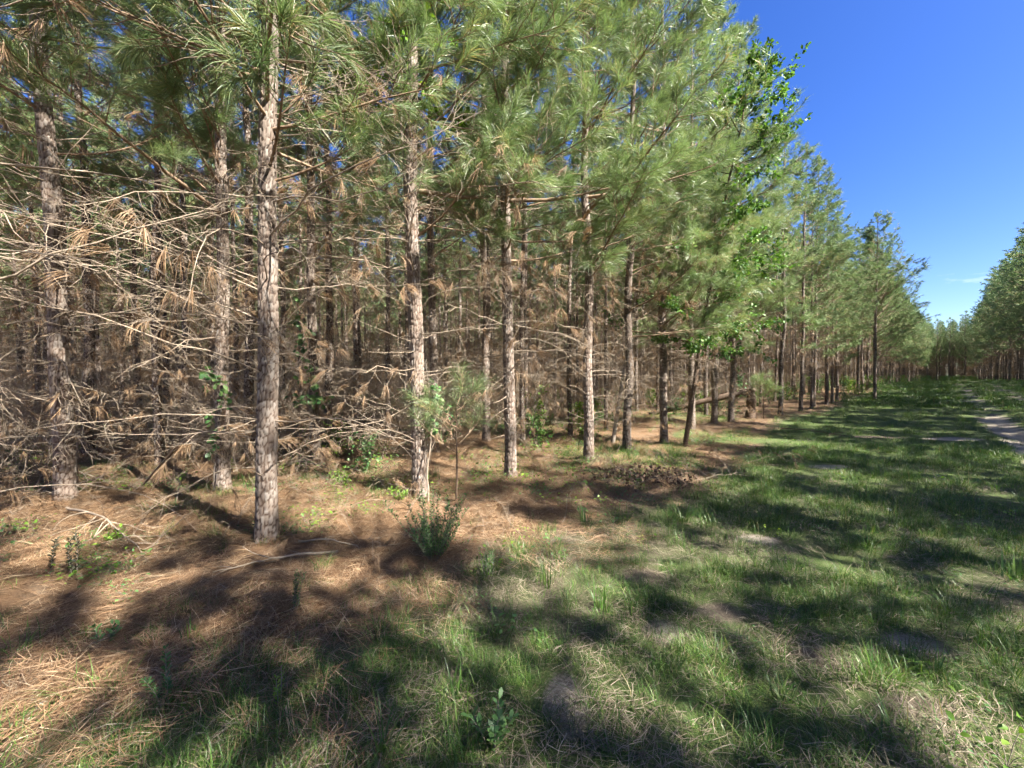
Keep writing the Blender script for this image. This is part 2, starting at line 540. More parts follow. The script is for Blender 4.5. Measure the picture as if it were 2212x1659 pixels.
gx = axis_coords(-9, 11, 0.06, 900); gy = axis_coords(-1, 16, 0.06, 900)
GX, GY = np.meshgrid(gx, gy)
GZ = terrain(GX, GY)
V = np.stack([GX, GY, GZ], -1).reshape(-1, 3)
nx, ny = len(gx), len(gy)
i = (np.arange(ny - 1)[:, None] * nx + np.arange(nx - 1)[None, :]).ravel()
F = np.concatenate([np.stack([i, i + 1, i + nx + 1], 1), np.stack([i, i + nx + 1, i + nx], 1)])
mg, ms, mst, _so = masks(GX.ravel(), GY.ravel())
me = mk_mesh('ground', V, F, [M_GROUND], None, {'m_grass': mg, 'm_sand': ms, 'm_straw': mst})
ground = bpy.data.objects.new('ground', me); sc.collection.objects.link(ground)
ground['kind'] = 'structure'; ground['label'] = 'forest floor of orange pine straw with grassy lane and sandy wheel ruts'


# ------------------------------------------------------------------ object helpers
COL = sc.collection


def link(name, data, parent=None, loc=(0, 0, 0), rot=(0, 0, 0), scl=(1, 1, 1)):
    o = bpy.data.objects.new(name, data); COL.objects.link(o)
    o.parent = parent; o.location = loc; o.rotation_euler = rot
    o.scale = scl if not np.isscalar(scl) else (scl,) * 3
    return o


def tag(o, label, cat, group=None, kind=None):
    o['label'] = label; o['category'] = cat
    if group: o['group'] = group
    if kind: o['kind'] = kind
    return o


# ------------------------------------------------------------------ branch library
def path(rng, L, n, elev0, elev1, wob):
    """polyline leaving the trunk along +x; elevation runs from elev0 to elev1"""
    p = [np.zeros(3)]; yaw = rng.normal(0, 0.1); dy = rng.normal(0, wob)
    for q in range(n - 1):
        f = q / (n - 2)
        el = elev0 + (elev1 - elev0) * f + rng.normal(0, wob * 0.6)
        yaw += dy / n + rng.normal(0, wob * 0.5)
        p.append(p[-1] + L / (n - 1) * np.array([math.cos(el) * math.cos(yaw), math.cos(el) * math.sin(yaw), math.sin(el)]))
    return np.array(p)


def along(p, f):
    k = f * (len(p) - 1); i = min(int(k), len(p) - 2); u = k - i
    d = p[i + 1] - p[i]
    return p[i] * (1 - u) + p[i + 1] * u, d / (np.linalg.norm(d) + 1e-9)


def sub_path(rng, p0, d, L, n, wob, bend):
    p = [p0]; d = d.copy()
    for q in range(n - 1):
        d = unit(d + rng.normal(0, wob, 3) + np.array([0, 0, bend / n]))
        p.append(p[-1] + d * L / (n - 1))
    return np.array(p)


def side_dir(rng, d, ang, flat=0.45):
    h = np.cross(d, [0, 0, 1.0]); h /= np.linalg.norm(h) + 1e-9
    sgn = rng.choice([-1, 1]); up = np.array([0, 0, 1.0]) * rng.normal(0.1, flat)
    return unit(d * math.cos(ang) + (h * sgn + up) * math.sin(ang))


def dead_branch(rng, L, hi=True, brown=0.0):
    g = Geo(); n = 10 if hi else 6
    e0 = rng.uniform(-0.1, 0.4); e1 = e0 + rng.normal(-0.25, 0.45)
    p = path(rng, L, n, e0, e1, 0.26 if hi else 0.13)
    r0 = 0.0028 + 0.0026 * L
    g.add(*tube(p, np.linspace(r0, 0.0018, n), 5 if hi else 3), 0, rng.uniform(0, 1))
    tips = [(p[-2], unit(p[-1] - p[-2]))]
    for q in range(rng.integers(8, 14) if hi else rng.integers(4, 7)):
        f = rng.uniform(0.22, 0.97); b, d = along(p, f)
        ll = L * rng.uniform(0.14, 0.42) * (1.15 - 0.55 * f); nn = 6 if hi else 3
        tp = sub_path(rng, b, side_dir(rng, d, rng.uniform(0.6, 1.15)), ll, nn, 0.3, rng.normal(-0.1, 0.6))
        g.add(*tube(tp, np.linspace(0.0028 if hi else 0.004, 0.0013 if hi else 0.0022, nn), 3), 0, rng.uniform(0, 1))
        tips.append((tp[-1], unit(tp[-1] - tp[-2])))
        for k in range(rng.integers(1, 4) if hi else rng.integers(0, 2)):
            b2, d2 = along(tp, rng.uniform(0.3, 0.95))
            t2 = sub_path(rng, b2, side_dir(rng, d2, rng.uniform(0.5, 1.1), 0.7), ll * rng.uniform(0.2, 0.5), 4 if hi else 3, 0.25, rng.normal(-0.2, 0.5))
            g.add(*tube(t2, np.linspace(0.0026, 0.0012, len(t2)), 3), 0, rng.uniform(0, 1))
            tips.append((t2[-1], unit(t2[-1] - t2[-2])))
    if brown > 0:
        for tp_, td in tips:
            if rng.random() < brown:
                m = 18 if hi else 9
                bs = tp_ - td * rng.uniform(0, 0.08, m)[:, None]
                ax = unit(np.tile(td, (m, 1)) + np.array([0, 0, -0.9]))
                Vn, Fn, a = needle_geo(bs, ax, 0.17, 0.0035 if hi else 0.009, rng, (0.05, 0.5), 0.5, 2 if hi else 1)
                g.add(Vn, Fn, 1, a)
    return g


def live_branch(rng, L, hi=True, elev=0.5, nn=None, width=None, kf=1.0):
    """ascending limb with side shoots, each carrying a brush of long needles"""
    g = Geo(); n = 9 if hi else 5
    p = path(rng, L, n, elev - 0.15, elev + rng.uniform(0.05, 0.45), 0.1)
    r0 = (0.006 + 0.0065 * L) * (1.7 if hi and L > 2.2 else 1.0)
    g.add(*tube(p, np.linspace(r0, 0.003, n), 5 if hi else 3), 0, rng.uniform(0, 0.6))
    shoots = []
    b, d = along(p, 1.0); shoots.append(np.array([along(p, 0.86)[0], p[-1]]))
    k = int((5 + 3.4 * L)) if hi else int((4 + 3.0 * L) * kf)
    for q in range(k):
        f = 0.3 + 0.68 * (q + rng.uniform(0, 1)) / k
        b, d = along(p, f)
        ll = rng.uniform(0.25, 0.62) * (0.45 + 0.4 * L) * (1.15 - 0.45 * f); ns = 6 if hi else 3
        tp = sub_path(rng, b, side_dir(rng, d, rng.uniform(0.5, 0.95), 0.4), ll, ns, 0.08, rng.uniform(0.1, 0.7))
        g.add(*tube(tp, np.linspace(0.0055, 0.0028, ns), 4 if hi else 3), 0, rng.uniform(0, 0.6))
        shoots.append(np.array([along(tp, max(0, 1 - 0.26 / ll))[0], tp[-1]]))
        for kk in range(rng.integers(0, 3)):
            b2, d2 = along(tp, rng.uniform(0.35, 0.9))
            t2 = sub_path(rng, b2, side_dir(rng, d2, rng.uniform(0.5, 0.9), 0.4), ll * rng.uniform(0.4, 0.65), 4 if hi else 2, 0.08, 0.4)
            g.add(*tube(t2, np.linspace(0.0036, 0.0022, len(t2)), 3), 0, rng.uniform(0, 0.6))
            shoots.append(np.array([along(t2, max(0, 1 - 0.24 / (ll * 0.5)))[0], t2[-1]]))
    nn = nn or (74 if hi else 34); w = width or (0.0036 if hi else 0.0095)
    for s_ in shoots:
        ax = unit(s_[1] - s_[0]); m = int(nn * rng.uniform(0.7, 1.2))
        u = rng.uniform(0, 1, m)[:, None] ** 0.75
        bs = s_[0] * (1 - u) + s_[1] * u
        Vn, Fn, a = needle_geo(bs, np.tile(ax, (m, 1)), 0.22, w, rng, (0.2, 0.95), rng.uniform(0.15, 0.5), 2 if hi else 1)
        sh = rng.normal(0, 0.13)
        g.add(Vn, Fn, 1, np.clip(a * 0.75 + 0.1 + sh, 0, 1))
    return g


R = np.random.default_rng(11)
DEAD_HI = [dead_branch(R, L, True, br) for L, br in zip(np.linspace(0.8, 2.5, 26), [0, 0, 0.15, 0, 0.3] * 6)]
LIVE_HI = [live_branch(R, L, True, e) for L, e in zip(np.linspace(0.8, 2.7, 16), [0.15, 0.5, 0.3, 0.65] * 4)]
DEAD_LO = [dead_branch(R, L, False, br) for L, br in zip(np.linspace(0.7, 2.0, 16), [0, 0.4, 0, 0.8] * 4)]
LIVE_LO = [live_branch(R, L, False, e) for L, e in zip(np.linspace(0.5, 2.7, 16), [0.25, 0.6, 0.4, 0.75] * 4)]
LIVE_MID = [live_branch(R, L, False, e, 17, 0.018) for L, e in zip(np.linspace(0.5, 2.7, 16), [0.25, 0.6, 0.4, 0.75] * 4)]
LIVE_FAR = [live_branch(R, L, False, e, 10, 0.042, 0.75) for L, e in zip(np.linspace(0.5, 2.7, 16), [0.25, 0.6, 0.4, 0.75] * 4)]
DEAD_L = np.linspace(0.8, 2.5, 26); LIVE_L = np.linspace(0.8, 2.7, 16)
DLO_L = np.linspace(0.7, 2.0, 16); LLO_L = np.linspace(0.5, 2.7, 16)

DEAD_ME = [g.mesh('dead_branch', [M_DEADWOOD, M_DEADNEEDLE]) for g in DEAD_HI]
LIVE_WOOD_ME = [g.split(0).mesh('branch', [M_TWIG]) for g in LIVE_HI]
LIVE_NEED_ME = [g.split(1).mesh('needles', [M_NEEDLE]) for g in LIVE_HI]


# ------------------------------------------------------------------ trunks
def trunk_axis(seed):
    r = np.random.default_rng(seed)
    a1, a2 = r.normal(0, 0.03, 2), r.normal(0, 0.015, 2); p1, p2 = r.uniform(0, 6, 2)
    ln = r.normal(0, 0.006, 2)

    def f(z):
        z = np.asarray(z, float)
        w = sstep(0, 1.5, z)
        X = ln[0] * z + w * (a1[0] * np.sin(z * 0.7 + p1) + a2[0] * np.sin(z * 1.9 + p2) - a1[0] * math.sin(p1))
        Y = ln[1] * z + w * (a1[1] * np.sin(z * 0.6 + p2) + a2[1] * np.sin(z * 1.7 + p1) - a1[1] * math.sin(p2))
        return X, Y
    return f


def trunk_r(z, H, r0):
    z = np.asarray(z, float)
    return r0 * np.clip(1 - z / (H + 0.4), 0.01, 1) ** 0.72 + r0 * 0.45 * np.exp(-(z + 0.15) / 0.16)


def trunk_mesh(seed, H, r0, hi):
    ax = trunk_axis(seed)
    k = 60 if hi else 12
    zz = np.concatenate([np.arange(-0.25, 6.8, 0.017), np.arange(6.8, H, 0.15)]) if hi else np.concatenate([np.arange(-0.3, 1, 0.13), np.linspace(1, H, 34)])
    th = np.arange(k) * 2 * math.pi / k
    TH, Z = np.meshgrid(th, zz)
    Rr = trunk_r(Z, H, r0)
    attrs = {}
    if hi:
        cw, ch = 2 * math.pi / 15, 0.085
        U = TH / cw + 0.25 * np.sin(Z * 9 + 2 * np.sin(TH)); Wv = Z / ch
        iu, iw = np.floor(U), np.floor(Wv)
        f1 = np.full(U.shape, 9.0); f2 = np.full(U.shape, 9.0); tint = np.zeros(U.shape); ph = np.zeros(U.shape)
        for du in (-1, 0, 1):
            for dw in (-1, 0, 1):
                cu, cw_ = iu + du, iw + dw
                cm = np.mod(cu, 15)
                px = cu + 0.15 + 0.7 * _hash(cm, cw_, seed); py = cw_ + 0.1 + 0.8 * _hash(cm, cw_, seed + 7)
                d = np.hypot((U - px), (Wv - py))
                tt = _hash(cm, cw_, seed + 13); pp = _hash(cm, cw_, seed + 23)
                nearer = d < f1
                f2 = np.where(nearer, f1, np.minimum(f2, d)); tint = np.where(nearer, tt, tint); ph = np.where(nearer, pp, ph)
                f1 = np.where(nearer, d, f1)
        pl = sstep(0.03, 0.22, f2 - f1)
        fade = sstep(6.7, 5.5, Z)
        Rr = Rr + fade * (r0 / 0.10) * ((0.009 + 0.009 * ph) * pl - 0.009 + 0.0025 * (fbm(TH * 3, Z * 8, 0.2, seed) - 0.5))
        attrs = {'plate': pl.ravel(), 'tint': np.clip(tint * 0.8 + 0.35 * (fbm(TH * 2, Z, 0.8, seed + 3) - 0.35), 0, 1).ravel()}
    lobes = 1 + 0.16 * np.exp(-(Z + 0.2) / 0.22) * np.sin(TH * 4 + seed)
    X0, Y0 = ax(Z)
    V = np.stack([X0 + Rr * lobes * np.cos(TH), Y0 + Rr * lobes * np.sin(TH), Z], -1).reshape(-1, 3)
    n = len(zz)
    i = np.arange(n - 1)[:, None] * k; j = np.arange(k)[None, :]; j2 = (j + 1) % k
    A, B, C, D = i + j, i + j2, i + k + j2, i + k + j
    F = np.concatenate([np.stack([A, B, C], -1).reshape(-1, 3), np.stack([A, C, D], -1).reshape(-1, 3)])
    return mk_mesh('trunk', V, F, [M_BARK_N if hi else M_BARK], None, attrs)


def bmat(ax, z, yaw, pitch, roll, s, r=0.0):
    X, Y = ax(z)
    return Matrix.Translation((float(X) + r * math.cos(yaw), float(Y) + r * math.sin(yaw), z)) @ Euler((roll, -pitch, yaw), 'XYZ').to_matrix().to_4x4() @ Matrix.Scale(s, 4)


def crown_len(z, H, low):
    f = (z - low) / (H - low)
    return 0.35 + 2.3 * (1 - f) ** 1.15 * (0.6 + 0.4 * min(1, f * 5))


def crown_geo(rng, ax, H, low, zmin, edge, dense=1.0, lib=None, wide=1.0):
    """merged live limbs above zmin; edge trees carry longer, lower limbs on the side of local +x"""
    g = Geo(); z = zmin; lib = lib or LIVE_LO
    while z < H - 0.25:
        for q in range(rng.integers(3, 5)):
            yaw = rng.uniform(0, 2 * math.pi)
            toward = 0.5 + 0.5 * math.cos(yaw)
            lo = low - (2.6 * toward ** 2 if edge else 0)
            if z < lo or (z < low + 0.8 and rng.random() > 0.7 * dense):
                continue
            L = crown_len(max(z, low), H, low) * (0.72 + 0.42 * toward if edge else 0.80) * rng.uniform(0.7, 1.12) * wide
            k = int(np.argmin(np.abs(LLO_L - L) + rng.uniform(0, 0.3, 16)))
            M = bmat(ax, z + rng.uniform(-0.1, 0.1), yaw, rng.normal(0.0, 0.14) + 0.25 * (z / H - 0.55), rng.normal(0, 0.25), L / LLO_L[k])
            g.add_geo(lib[k], M, rng.normal(0, 0.05))
        z += rng.uniform(0.30, 0.46) / dense
    X, Y = ax(H)
    for q in range(5):
        M = bmat(ax, H - 0.1 - 0.12 * q, rng.uniform(0, 6.3), rng.uniform(0.4, 1.0), 0, rng.uniform(0.5, 0.8))
        g.add_geo(lib[q], M)
    return g


def dead_geo(rng, ax, H, r0, top, n, edge):
    g = Geo()
    for q in range(n):
        z = rng.uniform(0.5, top) ** 1.0; yaw = rng.uniform(0, 2 * math.pi)
        k = int(rng.integers(0, 16)); s = rng.uniform(0.65, 1.1) * (0.6 + 0.4 * min(1, z / 2.5))
        g.add_geo(DEAD_LO[k], bmat(ax, z, yaw, rng.normal(0, 0.2), rng.uniform(-0.6, 0.6), s, float(trunk_r(z, H, r0)) * 0.8))
    return g


def make_variant(seed, H, r0, edge, lib=None, wide=1.0):
    rng = np.random.default_rng(seed); ax = trunk_axis(seed)
    low = rng.uniform(4.6, 5.4) if edge else rng.uniform(5.0, 6.4)
    return dict(H=H, trunk=trunk_mesh(seed, H, r0, False),
                dead=dead_geo(rng, ax, H, r0, low + 0.3, 58 if not edge else 44, edge).mesh('dead_branches', [M_DEADWOOD, M_DEADNEEDLE]),
                crown=crown_geo(rng, ax, H, low, 2.4 if edge else low - 0.3, edge, (1.6 if wide > 1.2 else 1.15) if edge else 0.86, lib, wide).mesh('crown', [M_TWIG, M_NEEDLE if lib is None else M_NEEDLE_FAR]))


INNER = [make_variant(100 + q, 12.6 + 0.35 * (q % 4), 0.082 + 0.007 * (q % 3), False) for q in range(6)]
EDGE = [make_variant(200 + q, 12.4 + 0.4 * (q % 4), 0.092 + 0.006 * (q % 3), True) for q in range(5)]
INNER_MID = [make_variant(100 + q, 12.6 + 0.35 * (q % 4), 0.082 + 0.007 * (q % 3), False, LIVE_MID) for q in range(4)]
EDGE_MID = [make_variant(200 + q, 12.4 + 0.4 * (q % 4), 0.092 + 0.006 * (q % 3), True, LIVE_MID) for q in range(4)]
INNER_FAR = [make_variant(100 + q, 12.6 + 0.35 * (q % 4), 0.082 + 0.007 * (q % 3), False, LIVE_FAR) for q in range(6)]
EDGE_FAR = [make_variant(200 + q, 12.4 + 0.4 * (q % 4), 0.092 + 0.006 * (q % 3), True, LIVE_FAR) for q in range(5)]

ORD = ['first', 'second', 'third', 'fourth', 'fifth', 'sixth', 'seventh', 'eighth', 'ninth', 'tenth', 'eleventh', 'twelfth', 'thirteenth', 'fourteenth', 'fifteenth', 'sixteenth', 'seventeenth', 'eighteenth', 'nineteenth', 'twentieth']


def ordinal(n):
    if n <= 20:
        return ORD[n - 1]
    tens = {2: 'twenty', 3: 'thirty', 4: 'forty', 5: 'fifty', 6: 'sixty', 7: 'seventy'}[n // 10]
    if n % 10 == 0:
        return tens[:-1] + 'ieth'
    return tens + '-' + ORD[n % 10 - 1]


def pine(x, y, var, yaw, scl, label, group):
    e = link('pine_tree', None, None, (x, y, gz(x, y) - 0.02), (0, 0, yaw), scl)
    e.empty_display_size = 0.3
    tag(e, label, 'pine tree', group)
    link('trunk', var['trunk'], e); link('dead_branches', var['dead'], e)['kind'] = 'stuff'
    link('crown', var['crown'], e)
    return e


LANE_YAW_R = math.atan2(LR[1], LR[0])       # direction from the left wood out into the lane
LANE_YAW_L = LANE_YAW_R + math.pi

# ------------------------------------------------------------------ near pines, built limb by limb
TRUNK_HI = [(300 + q, trunk_mesh(300 + q, 13.0, 0.09, True)) for q in range(4)]
CROWN_TOP = [crown_geo(np.random.default_rng(400 + q), trunk_axis(300 + q), 13.0, 5.0, 6.6, True, 0.85, LIVE_LO, 1.3).mesh('crown', [M_TWIG, M_NEEDLE]) for q in range(4)]


def hero_pine(x, y, seed, label, group, edge=True, scl=1.0, n_dead=34, n_live=22, low=3.0, yaw=None):
    rng = np.random.default_rng(seed)
    sd, tm = TRUNK_HI[seed % 4]; ax = trunk_axis(sd)
    yaw = LANE_YAW_R + rng.normal(0, 0.3) if yaw is None else yaw
    e = link('pine_tree', None, None, (x, y, gz(x, y) - 0.02), (0, 0, yaw), scl)
    tag(e, label, 'pine tree', group)
    link('trunk', tm, e)
    link('crown', CROWN_TOP[seed % 4], e)
    for q in range(n_dead):
        z = 0.55 + 4.65 * (math.floor((q + rng.uniform(0, 1)) / n_dead * 11) / 11) + rng.normal(0.2, 0.06)
        k = int(rng.integers(0, 26)); s = rng.uniform(0.75, 1.1) * (0.55 + 0.45 * min(1, z / 2.2))
        yw = rng.uniform(0, 2 * math.pi)
        o = link('dead_branch', DEAD_ME[k], e)
        o.matrix_local = bmat(ax, z, yw, rng.normal(0, 0.18), rng.uniform(-0.7, 0.7), s, float(trunk_r(z, 13.0, 0.09)) * 0.85)
    for q in range(n_live):
        z = low + (6.8 - low) * (q + rng.uniform(0, 1)) / n_live
        toward = rng.random() < (0.78 if z < 5 else 0.6)
        yw = rng.normal(0, 0.75) if (toward and edge) else rng.uniform(0, 2 * math.pi)
        if not toward and z < 4.6:
            yw = rng.choice([-1, 1]) * rng.uniform(0.9, 1.7)
        L = rng.uniform(1.3, 2.5) * (0.75 + 0.25 * math.cos(yw))
        k = int(np.argmin(np.abs(LIVE_L - L) + rng.uniform(0, 0.35, 16)))
        M = bmat(ax, z, yw, rng.normal(-0.05, 0.16), rng.normal(0, 0.25), L / LIVE_L[k], float(trunk_r(z, 13.0, 0.09)) * 0.8)
        b = link('branch', LIVE_WOOD_ME[k], e); b.matrix_local = M
        link('needles', LIVE_NEED_ME[k], b)
    return e


G_FRONT = 'pines of the front row along the lane'
G_SECOND = 'pines of the second row'
HERO = [  # x, y, seed, label
    (-3.75, 2.45, 1, 'pine just past the left frame edge whose bare pale branches reach into view', 0.98),
    (-2.365, 3.68, 2, 'thickest nearest pine, trunk lit above and dark at its base, left of centre', 1.0),
    (-1.21, 5.0, 3, 'pine with flaky sunlit bark directly behind the pine seedling, second trunk of front row', 1.02),
    (-0.02, 6.02, 0, 'pale sunlit pine trunk at the centre of the picture, third of front row', 1.0),
    (1.43, 7.15, 5, 'dark shaded pine trunk right of the pale central trunk', 1.0),
    (2.48, 8.27, 6, 'slim dark pine behind the brush pile, fifth of the front row', 0.95),
    (3.62, 9.12, 7, 'sixth pine of the front row, just left of the oak', 0.97),
    (5.4, 11.5, 8, 'pine just right of the oak trunk, seventh of the front row', 1.0),
    (6.65, 12.6, 9, 'eighth pine of the front row, two trunks left of the broken stump', 1.0),
    (7.54, 13.2, 10, 'dark pine directly left of the broken stump', 1.0),
]
taken = []
for x, y, sd, lb, sl in HERO:
    far = y > 8
    if sd == 1:
        hero_pine(x, y, sd, lb, G_FRONT, True, sl, 34, 9, 4.8)
    else:
        hero_pine(x, y, sd, lb, G_FRONT, True, sl, 40 if far else 62, 22 if far else 22, 3.3 if not far else 2.4)
    taken.append((x, y))
SECOND = [
    (-5.53, 4.73, 21, 'thick sunlit pine with scaly bark near the left edge, bare branches all round', 1.05),
    (-4.09, 5.41, 22, 'pine with greenbrier vine low on its trunk, behind the nearest trunk', 0.95),
    (-3.67, 7.15, 23, 'pine draped with broad vine leaves between first and second front trunks', 0.95),
    (-1.56, 7.8, 24, 'slender pine half hidden behind the second front trunk', 0.95),
    (-0.62, 9.2, 25, 'slender sunlit pine just left of the pale central trunk', 1.0),
]
for x, y, sd, lb, sl in SECOND:
    hero_pine(x, y, sd, lb, G_SECOND, True, sl, 62, 12, 4.0)
    taken.append((x, y))

# ------------------------------------------------------------------ the planted rows
RIGHT_SEED = 2
rng = np.random.default_rng(77)
spots = []          # (x, y, row, side)
for k in range(0, 42):
    t0 = -4.55 if k == 0 else (-6.95 if k == 1 else -9.35 - 2.5 * (k - 2))
    s = {0: 18.6, 1: 6.5}.get(k, -0.35 * abs(t0) - 3 + rng.uniform(0, 1.7))
    while s < 192:
        x, y = lane(s, t0 + rng.normal(0, 0.16))
        if k or not (29.3 < s < 35.0):
            spots.append((x, y, k, 'L'))
        s += 1.7 + rng.normal(0, 0.2)
        if rng.random() < 0.06:
            s += 1.4
rr_ = np.random.default_rng(RIGHT_SEED)
for k in range(0, 9):
    t0 = 5.6 + 2.7 * k
    s = -22 + rr_.uniform(0, 2)
    while s < 192:
        x, y = lane(s, t0 + rr_.normal(0, 0.2) + 2.0 * float(sstep(24, 8, s)) - float(narrow(s)))
        if s > 14 or rr_.random() < 0.70:
            spots.append((x, y, k, 'R'))
        s += 1.75 + rr_.normal(0, 0.22)
        if rr_.random() < 0.1:
            s += 1.6
for k in range(30):                                   # the wood that closes the lane's far end
    t = -3.6
    while t < 2.2:
        x, y = lane(112 + 2.6 * k + rng.normal(0, 0.6), t); spots.append((x, y, k, 'E')); t += 1.7 + rng.normal(0, 0.2)


def in_view(x, y, m=1.5):
    return y > 0.3 and abs(x) < 1.36 * y + m


def score(x, y, k, side):
    d = math.hypot(x, y)
    if side == 'R':
        if in_view(x, y, 2.5):
            return d * 0.5 + 9 * k
        return 18 + abs(st(x, y)[0]) * 0.8 + 4 * k if k < 3 else 1e6
    if side == 'E':
        return 55 + 10 * k
    if not in_view(x, y):
        return 15 + d * 1.5 if k < 3 and d < 25 else 1e6
    return d * (0.55 if k == 0 else 1.0) + 0.5 * k


sel = sorted(range(len(spots)), key=lambda q: score(*spots[q]))
n_view, chosen = 15, []
for q in sel:
    if score(*spots[q]) >= 1e6:
        break
    v = in_view(*spots[q][:2])
    if v and n_view >= 300:
        continue
    n_view += v
    chosen.append(q)
    if len(chosen) > 370:
        break
chosen_set = set(chosen)
rest = [spots[q] for q in range(len(spots)) if q not in chosen_set]

count = {}
by_row = {}
for q in chosen:
    by_row.setdefault((spots[q][3], spots[q][2]), []).append(q)
for (side, k), qs in sorted(by_row.items()):
    qs.sort(key=lambda q: st(*spots[q][:2])[0])
    off = {('L', 0): 10, ('L', 1): 5}.get((side, k), 0)
    for c, q in enumerate(qs):
        x, y = spots[q][:2]
        s_, t_ = st(x, y)
        if side == 'L':
            nth = c + 1 + off
            if k == 0:
                lb, gp = f'front-row pine beside the lane, {ordinal(nth)} tree of that row from the left', G_FRONT
            else:
                lb, gp = f'plantation pine in the {ordinal(k + 1)} row left of the lane, {ordinal(nth)} from the left', (G_SECOND if k == 1 else 'pines deeper inside the left wood')
            edge = k == 0
            yaw = LANE_YAW_R + rng.normal(0, 0.35) if edge else rng.uniform(0, 6.28)
            sl = rng.uniform(0.74, 0.93) if k < 2 else rng.uniform(0.84, 1.0)
        elif side == 'R':
            lb, gp = f'blue-green pine in the {ordinal(k + 1)} row right of the lane, {ordinal(c + 1)} from the near end', 'pines right of the lane'
            edge = k == 0; yaw = LANE_YAW_L + rng.normal(0, 0.35) if edge else rng.uniform(0, 6.28)
            sl = rng.uniform(0.92, 1.1)
        else:
            lb, gp = f'distant pine closing the end of the lane, row {k + 1}, {ordinal(c + 1)} from the left', 'pines at the far end of the lane'
            edge = True; yaw = math.pi + math.atan2(LD[1], LD[0]); sl = rng.uniform(0.9, 1.1)
        dd = math.hypot(x, y) if side == 'L' else 99
        lod = 0 if dd < 13 else (1 if dd < 30 else 2)
        var = ((EDGE, EDGE_MID, EDGE_FAR) if edge else (INNER, INNER_MID, INNER_FAR))[lod][int(rng.integers(0, 4))]
        pine(x, y, var, yaw, sl, lb, gp)
WIDE = [make_variant(230 + q, 12.5, 0.10, True, LIVE_MID, 1.45) for q in range(2)]
x, y = lane(33.5, -3.3)
pine(x, y, WIDE[0], LANE_YAW_R, 0.80, 'bushy pine just beyond the one standing out from the wood edge', G_FRONT)
x, y = lane(30.5, -3.0)
pine(x, y, WIDE[1], LANE_YAW_R, 0.84, 'pine standing out from the wood edge, dark trunk visible up through its crown', G_FRONT)


# ------------------------------------------------------------------ instancing of uncountable stuff
def source_collection(name, meshes):
    c = bpy.data.collections.new(name)
    for q, m in enumerate(meshes):
        c.objects.link(bpy.data.objects.new(f'{name}_{q:02d}', m))
    return c


def scatter(name, coll, pts, rot, scl, idx, label, cat):
    """one object of kind stuff: geometry-node instances of the collection's meshes on the given points"""
    me = bpy.data.meshes.new(name); n = len(pts)
    me.vertices.add(n); me.vertices.foreach_set('co', np.asarray(pts, np.float32).ravel())
    a = me.attributes.new('rot', 'FLOAT_VECTOR', 'POINT'); a.data.foreach_set('vector', np.asarray(rot, np.float32).ravel())
    a = me.attributes.new('scl', 'FLOAT_VECTOR', 'POINT'); a.data.foreach_set('vector', np.asarray(scl, np.float32).ravel())
    a = me.attributes.new('idx', 'INT', 'POINT'); a.data.foreach_set('value', np.asarray(idx, np.int32))
    o = link(name, me)
    ng = bpy.data.node_groups.new(name, 'GeometryNodeTree')
    ng.interface.new_socket('Geometry', in_out='INPUT', socket_type='NodeSocketGeometry')
    ng.interface.new_socket('Geometry', in_out='OUTPUT', socket_type='NodeSocketGeometry')
    N, Lk = ng.nodes, ng.links
    gi, go = N.new('NodeGroupInput'), N.new('NodeGroupOutput')
    ci = N.new('GeometryNodeCollectionInfo'); ci.inputs['Collection'].default_value = coll
    ci.inputs['Separate Children'].default_value = True; ci.inputs['Reset Children'].default_value = True
    ip = N.new('GeometryNodeInstanceOnPoints'); ip.inputs['Pick Instance'].default_value = True

    def na(nm, ty):
        x = N.new('GeometryNodeInputNamedAttribute'); x.data_type = ty; x.inputs['Name'].default_value = nm; return x.outputs['Attribute']
    er = N.new('FunctionNodeEulerToRotation')
    Lk.new(na('rot', 'FLOAT_VECTOR'), er.inputs[0]); Lk.new(er.outputs[0], ip.inputs['Rotation'])
    Lk.new(na('scl', 'FLOAT_VECTOR'), ip.inputs['Scale']); Lk.new(na('idx', 'INT'), ip.inputs['Instance Index'])
    Lk.new(gi.outputs[0], ip.inputs['Points']); Lk.new(ci.outputs[0], ip.inputs['Instance'])
    Lk.new(ip.outputs[0], go.inputs[0])
    md = o.modifiers.new('scatter', 'NODES'); md.node_group = ng
    return tag(o, label, cat, kind='stuff')


# the remaining pines of the plantation: one wood
wood_src = []
for v in INNER_FAR[:4] + EDGE_FAR[:3]:
    Vs, Fs, ms_, as_, nb = [], [], [], [], 0
    for m_, off in ((v['trunk'], 0), (v['dead'], 1), (v['crown'], 3)):
        co = np.empty(len(m_.vertices) * 3, np.float32); m_.vertices.foreach_get('co', co)
        fi = np.empty(len(m_.loops), np.int32); m_.loops.foreach_get('vertex_index', fi)
        mi = np.empty(len(m_.polygons), np.int32); m_.polygons.foreach_get('material_index', mi)
        va = np.full(len(m_.vertices), 0.5, np.float32)
        if 'var' in m_.attributes:
            m_.attributes['var'].data.foreach_get('value', va)
        Vs.append(co.reshape(-1, 3)); Fs.append(fi.reshape(-1, 3) + nb); ms_.append(mi + off); as_.append(va); nb += len(va)
    wood_src.append(mk_mesh('pine', np.concatenate(Vs), np.concatenate(Fs), [M_BARK, M_DEADWOOD, M_DEADNEEDLE, M_TWIG, M_NEEDLE_FAR], np.concatenate(ms_), {'var': np.concatenate(as_)}))
rp = np.array([(a[0], a[1], gz(a[0], a[1]) - 0.03) for a in rest])
ed = np.array([a[2] == 0 for a in rest])
yaw = np.where(ed, np.array([LANE_YAW_R if a[3] == 'L' else LANE_YAW_L for a in rest]), rng.uniform(0, 6.28, len(rest)))
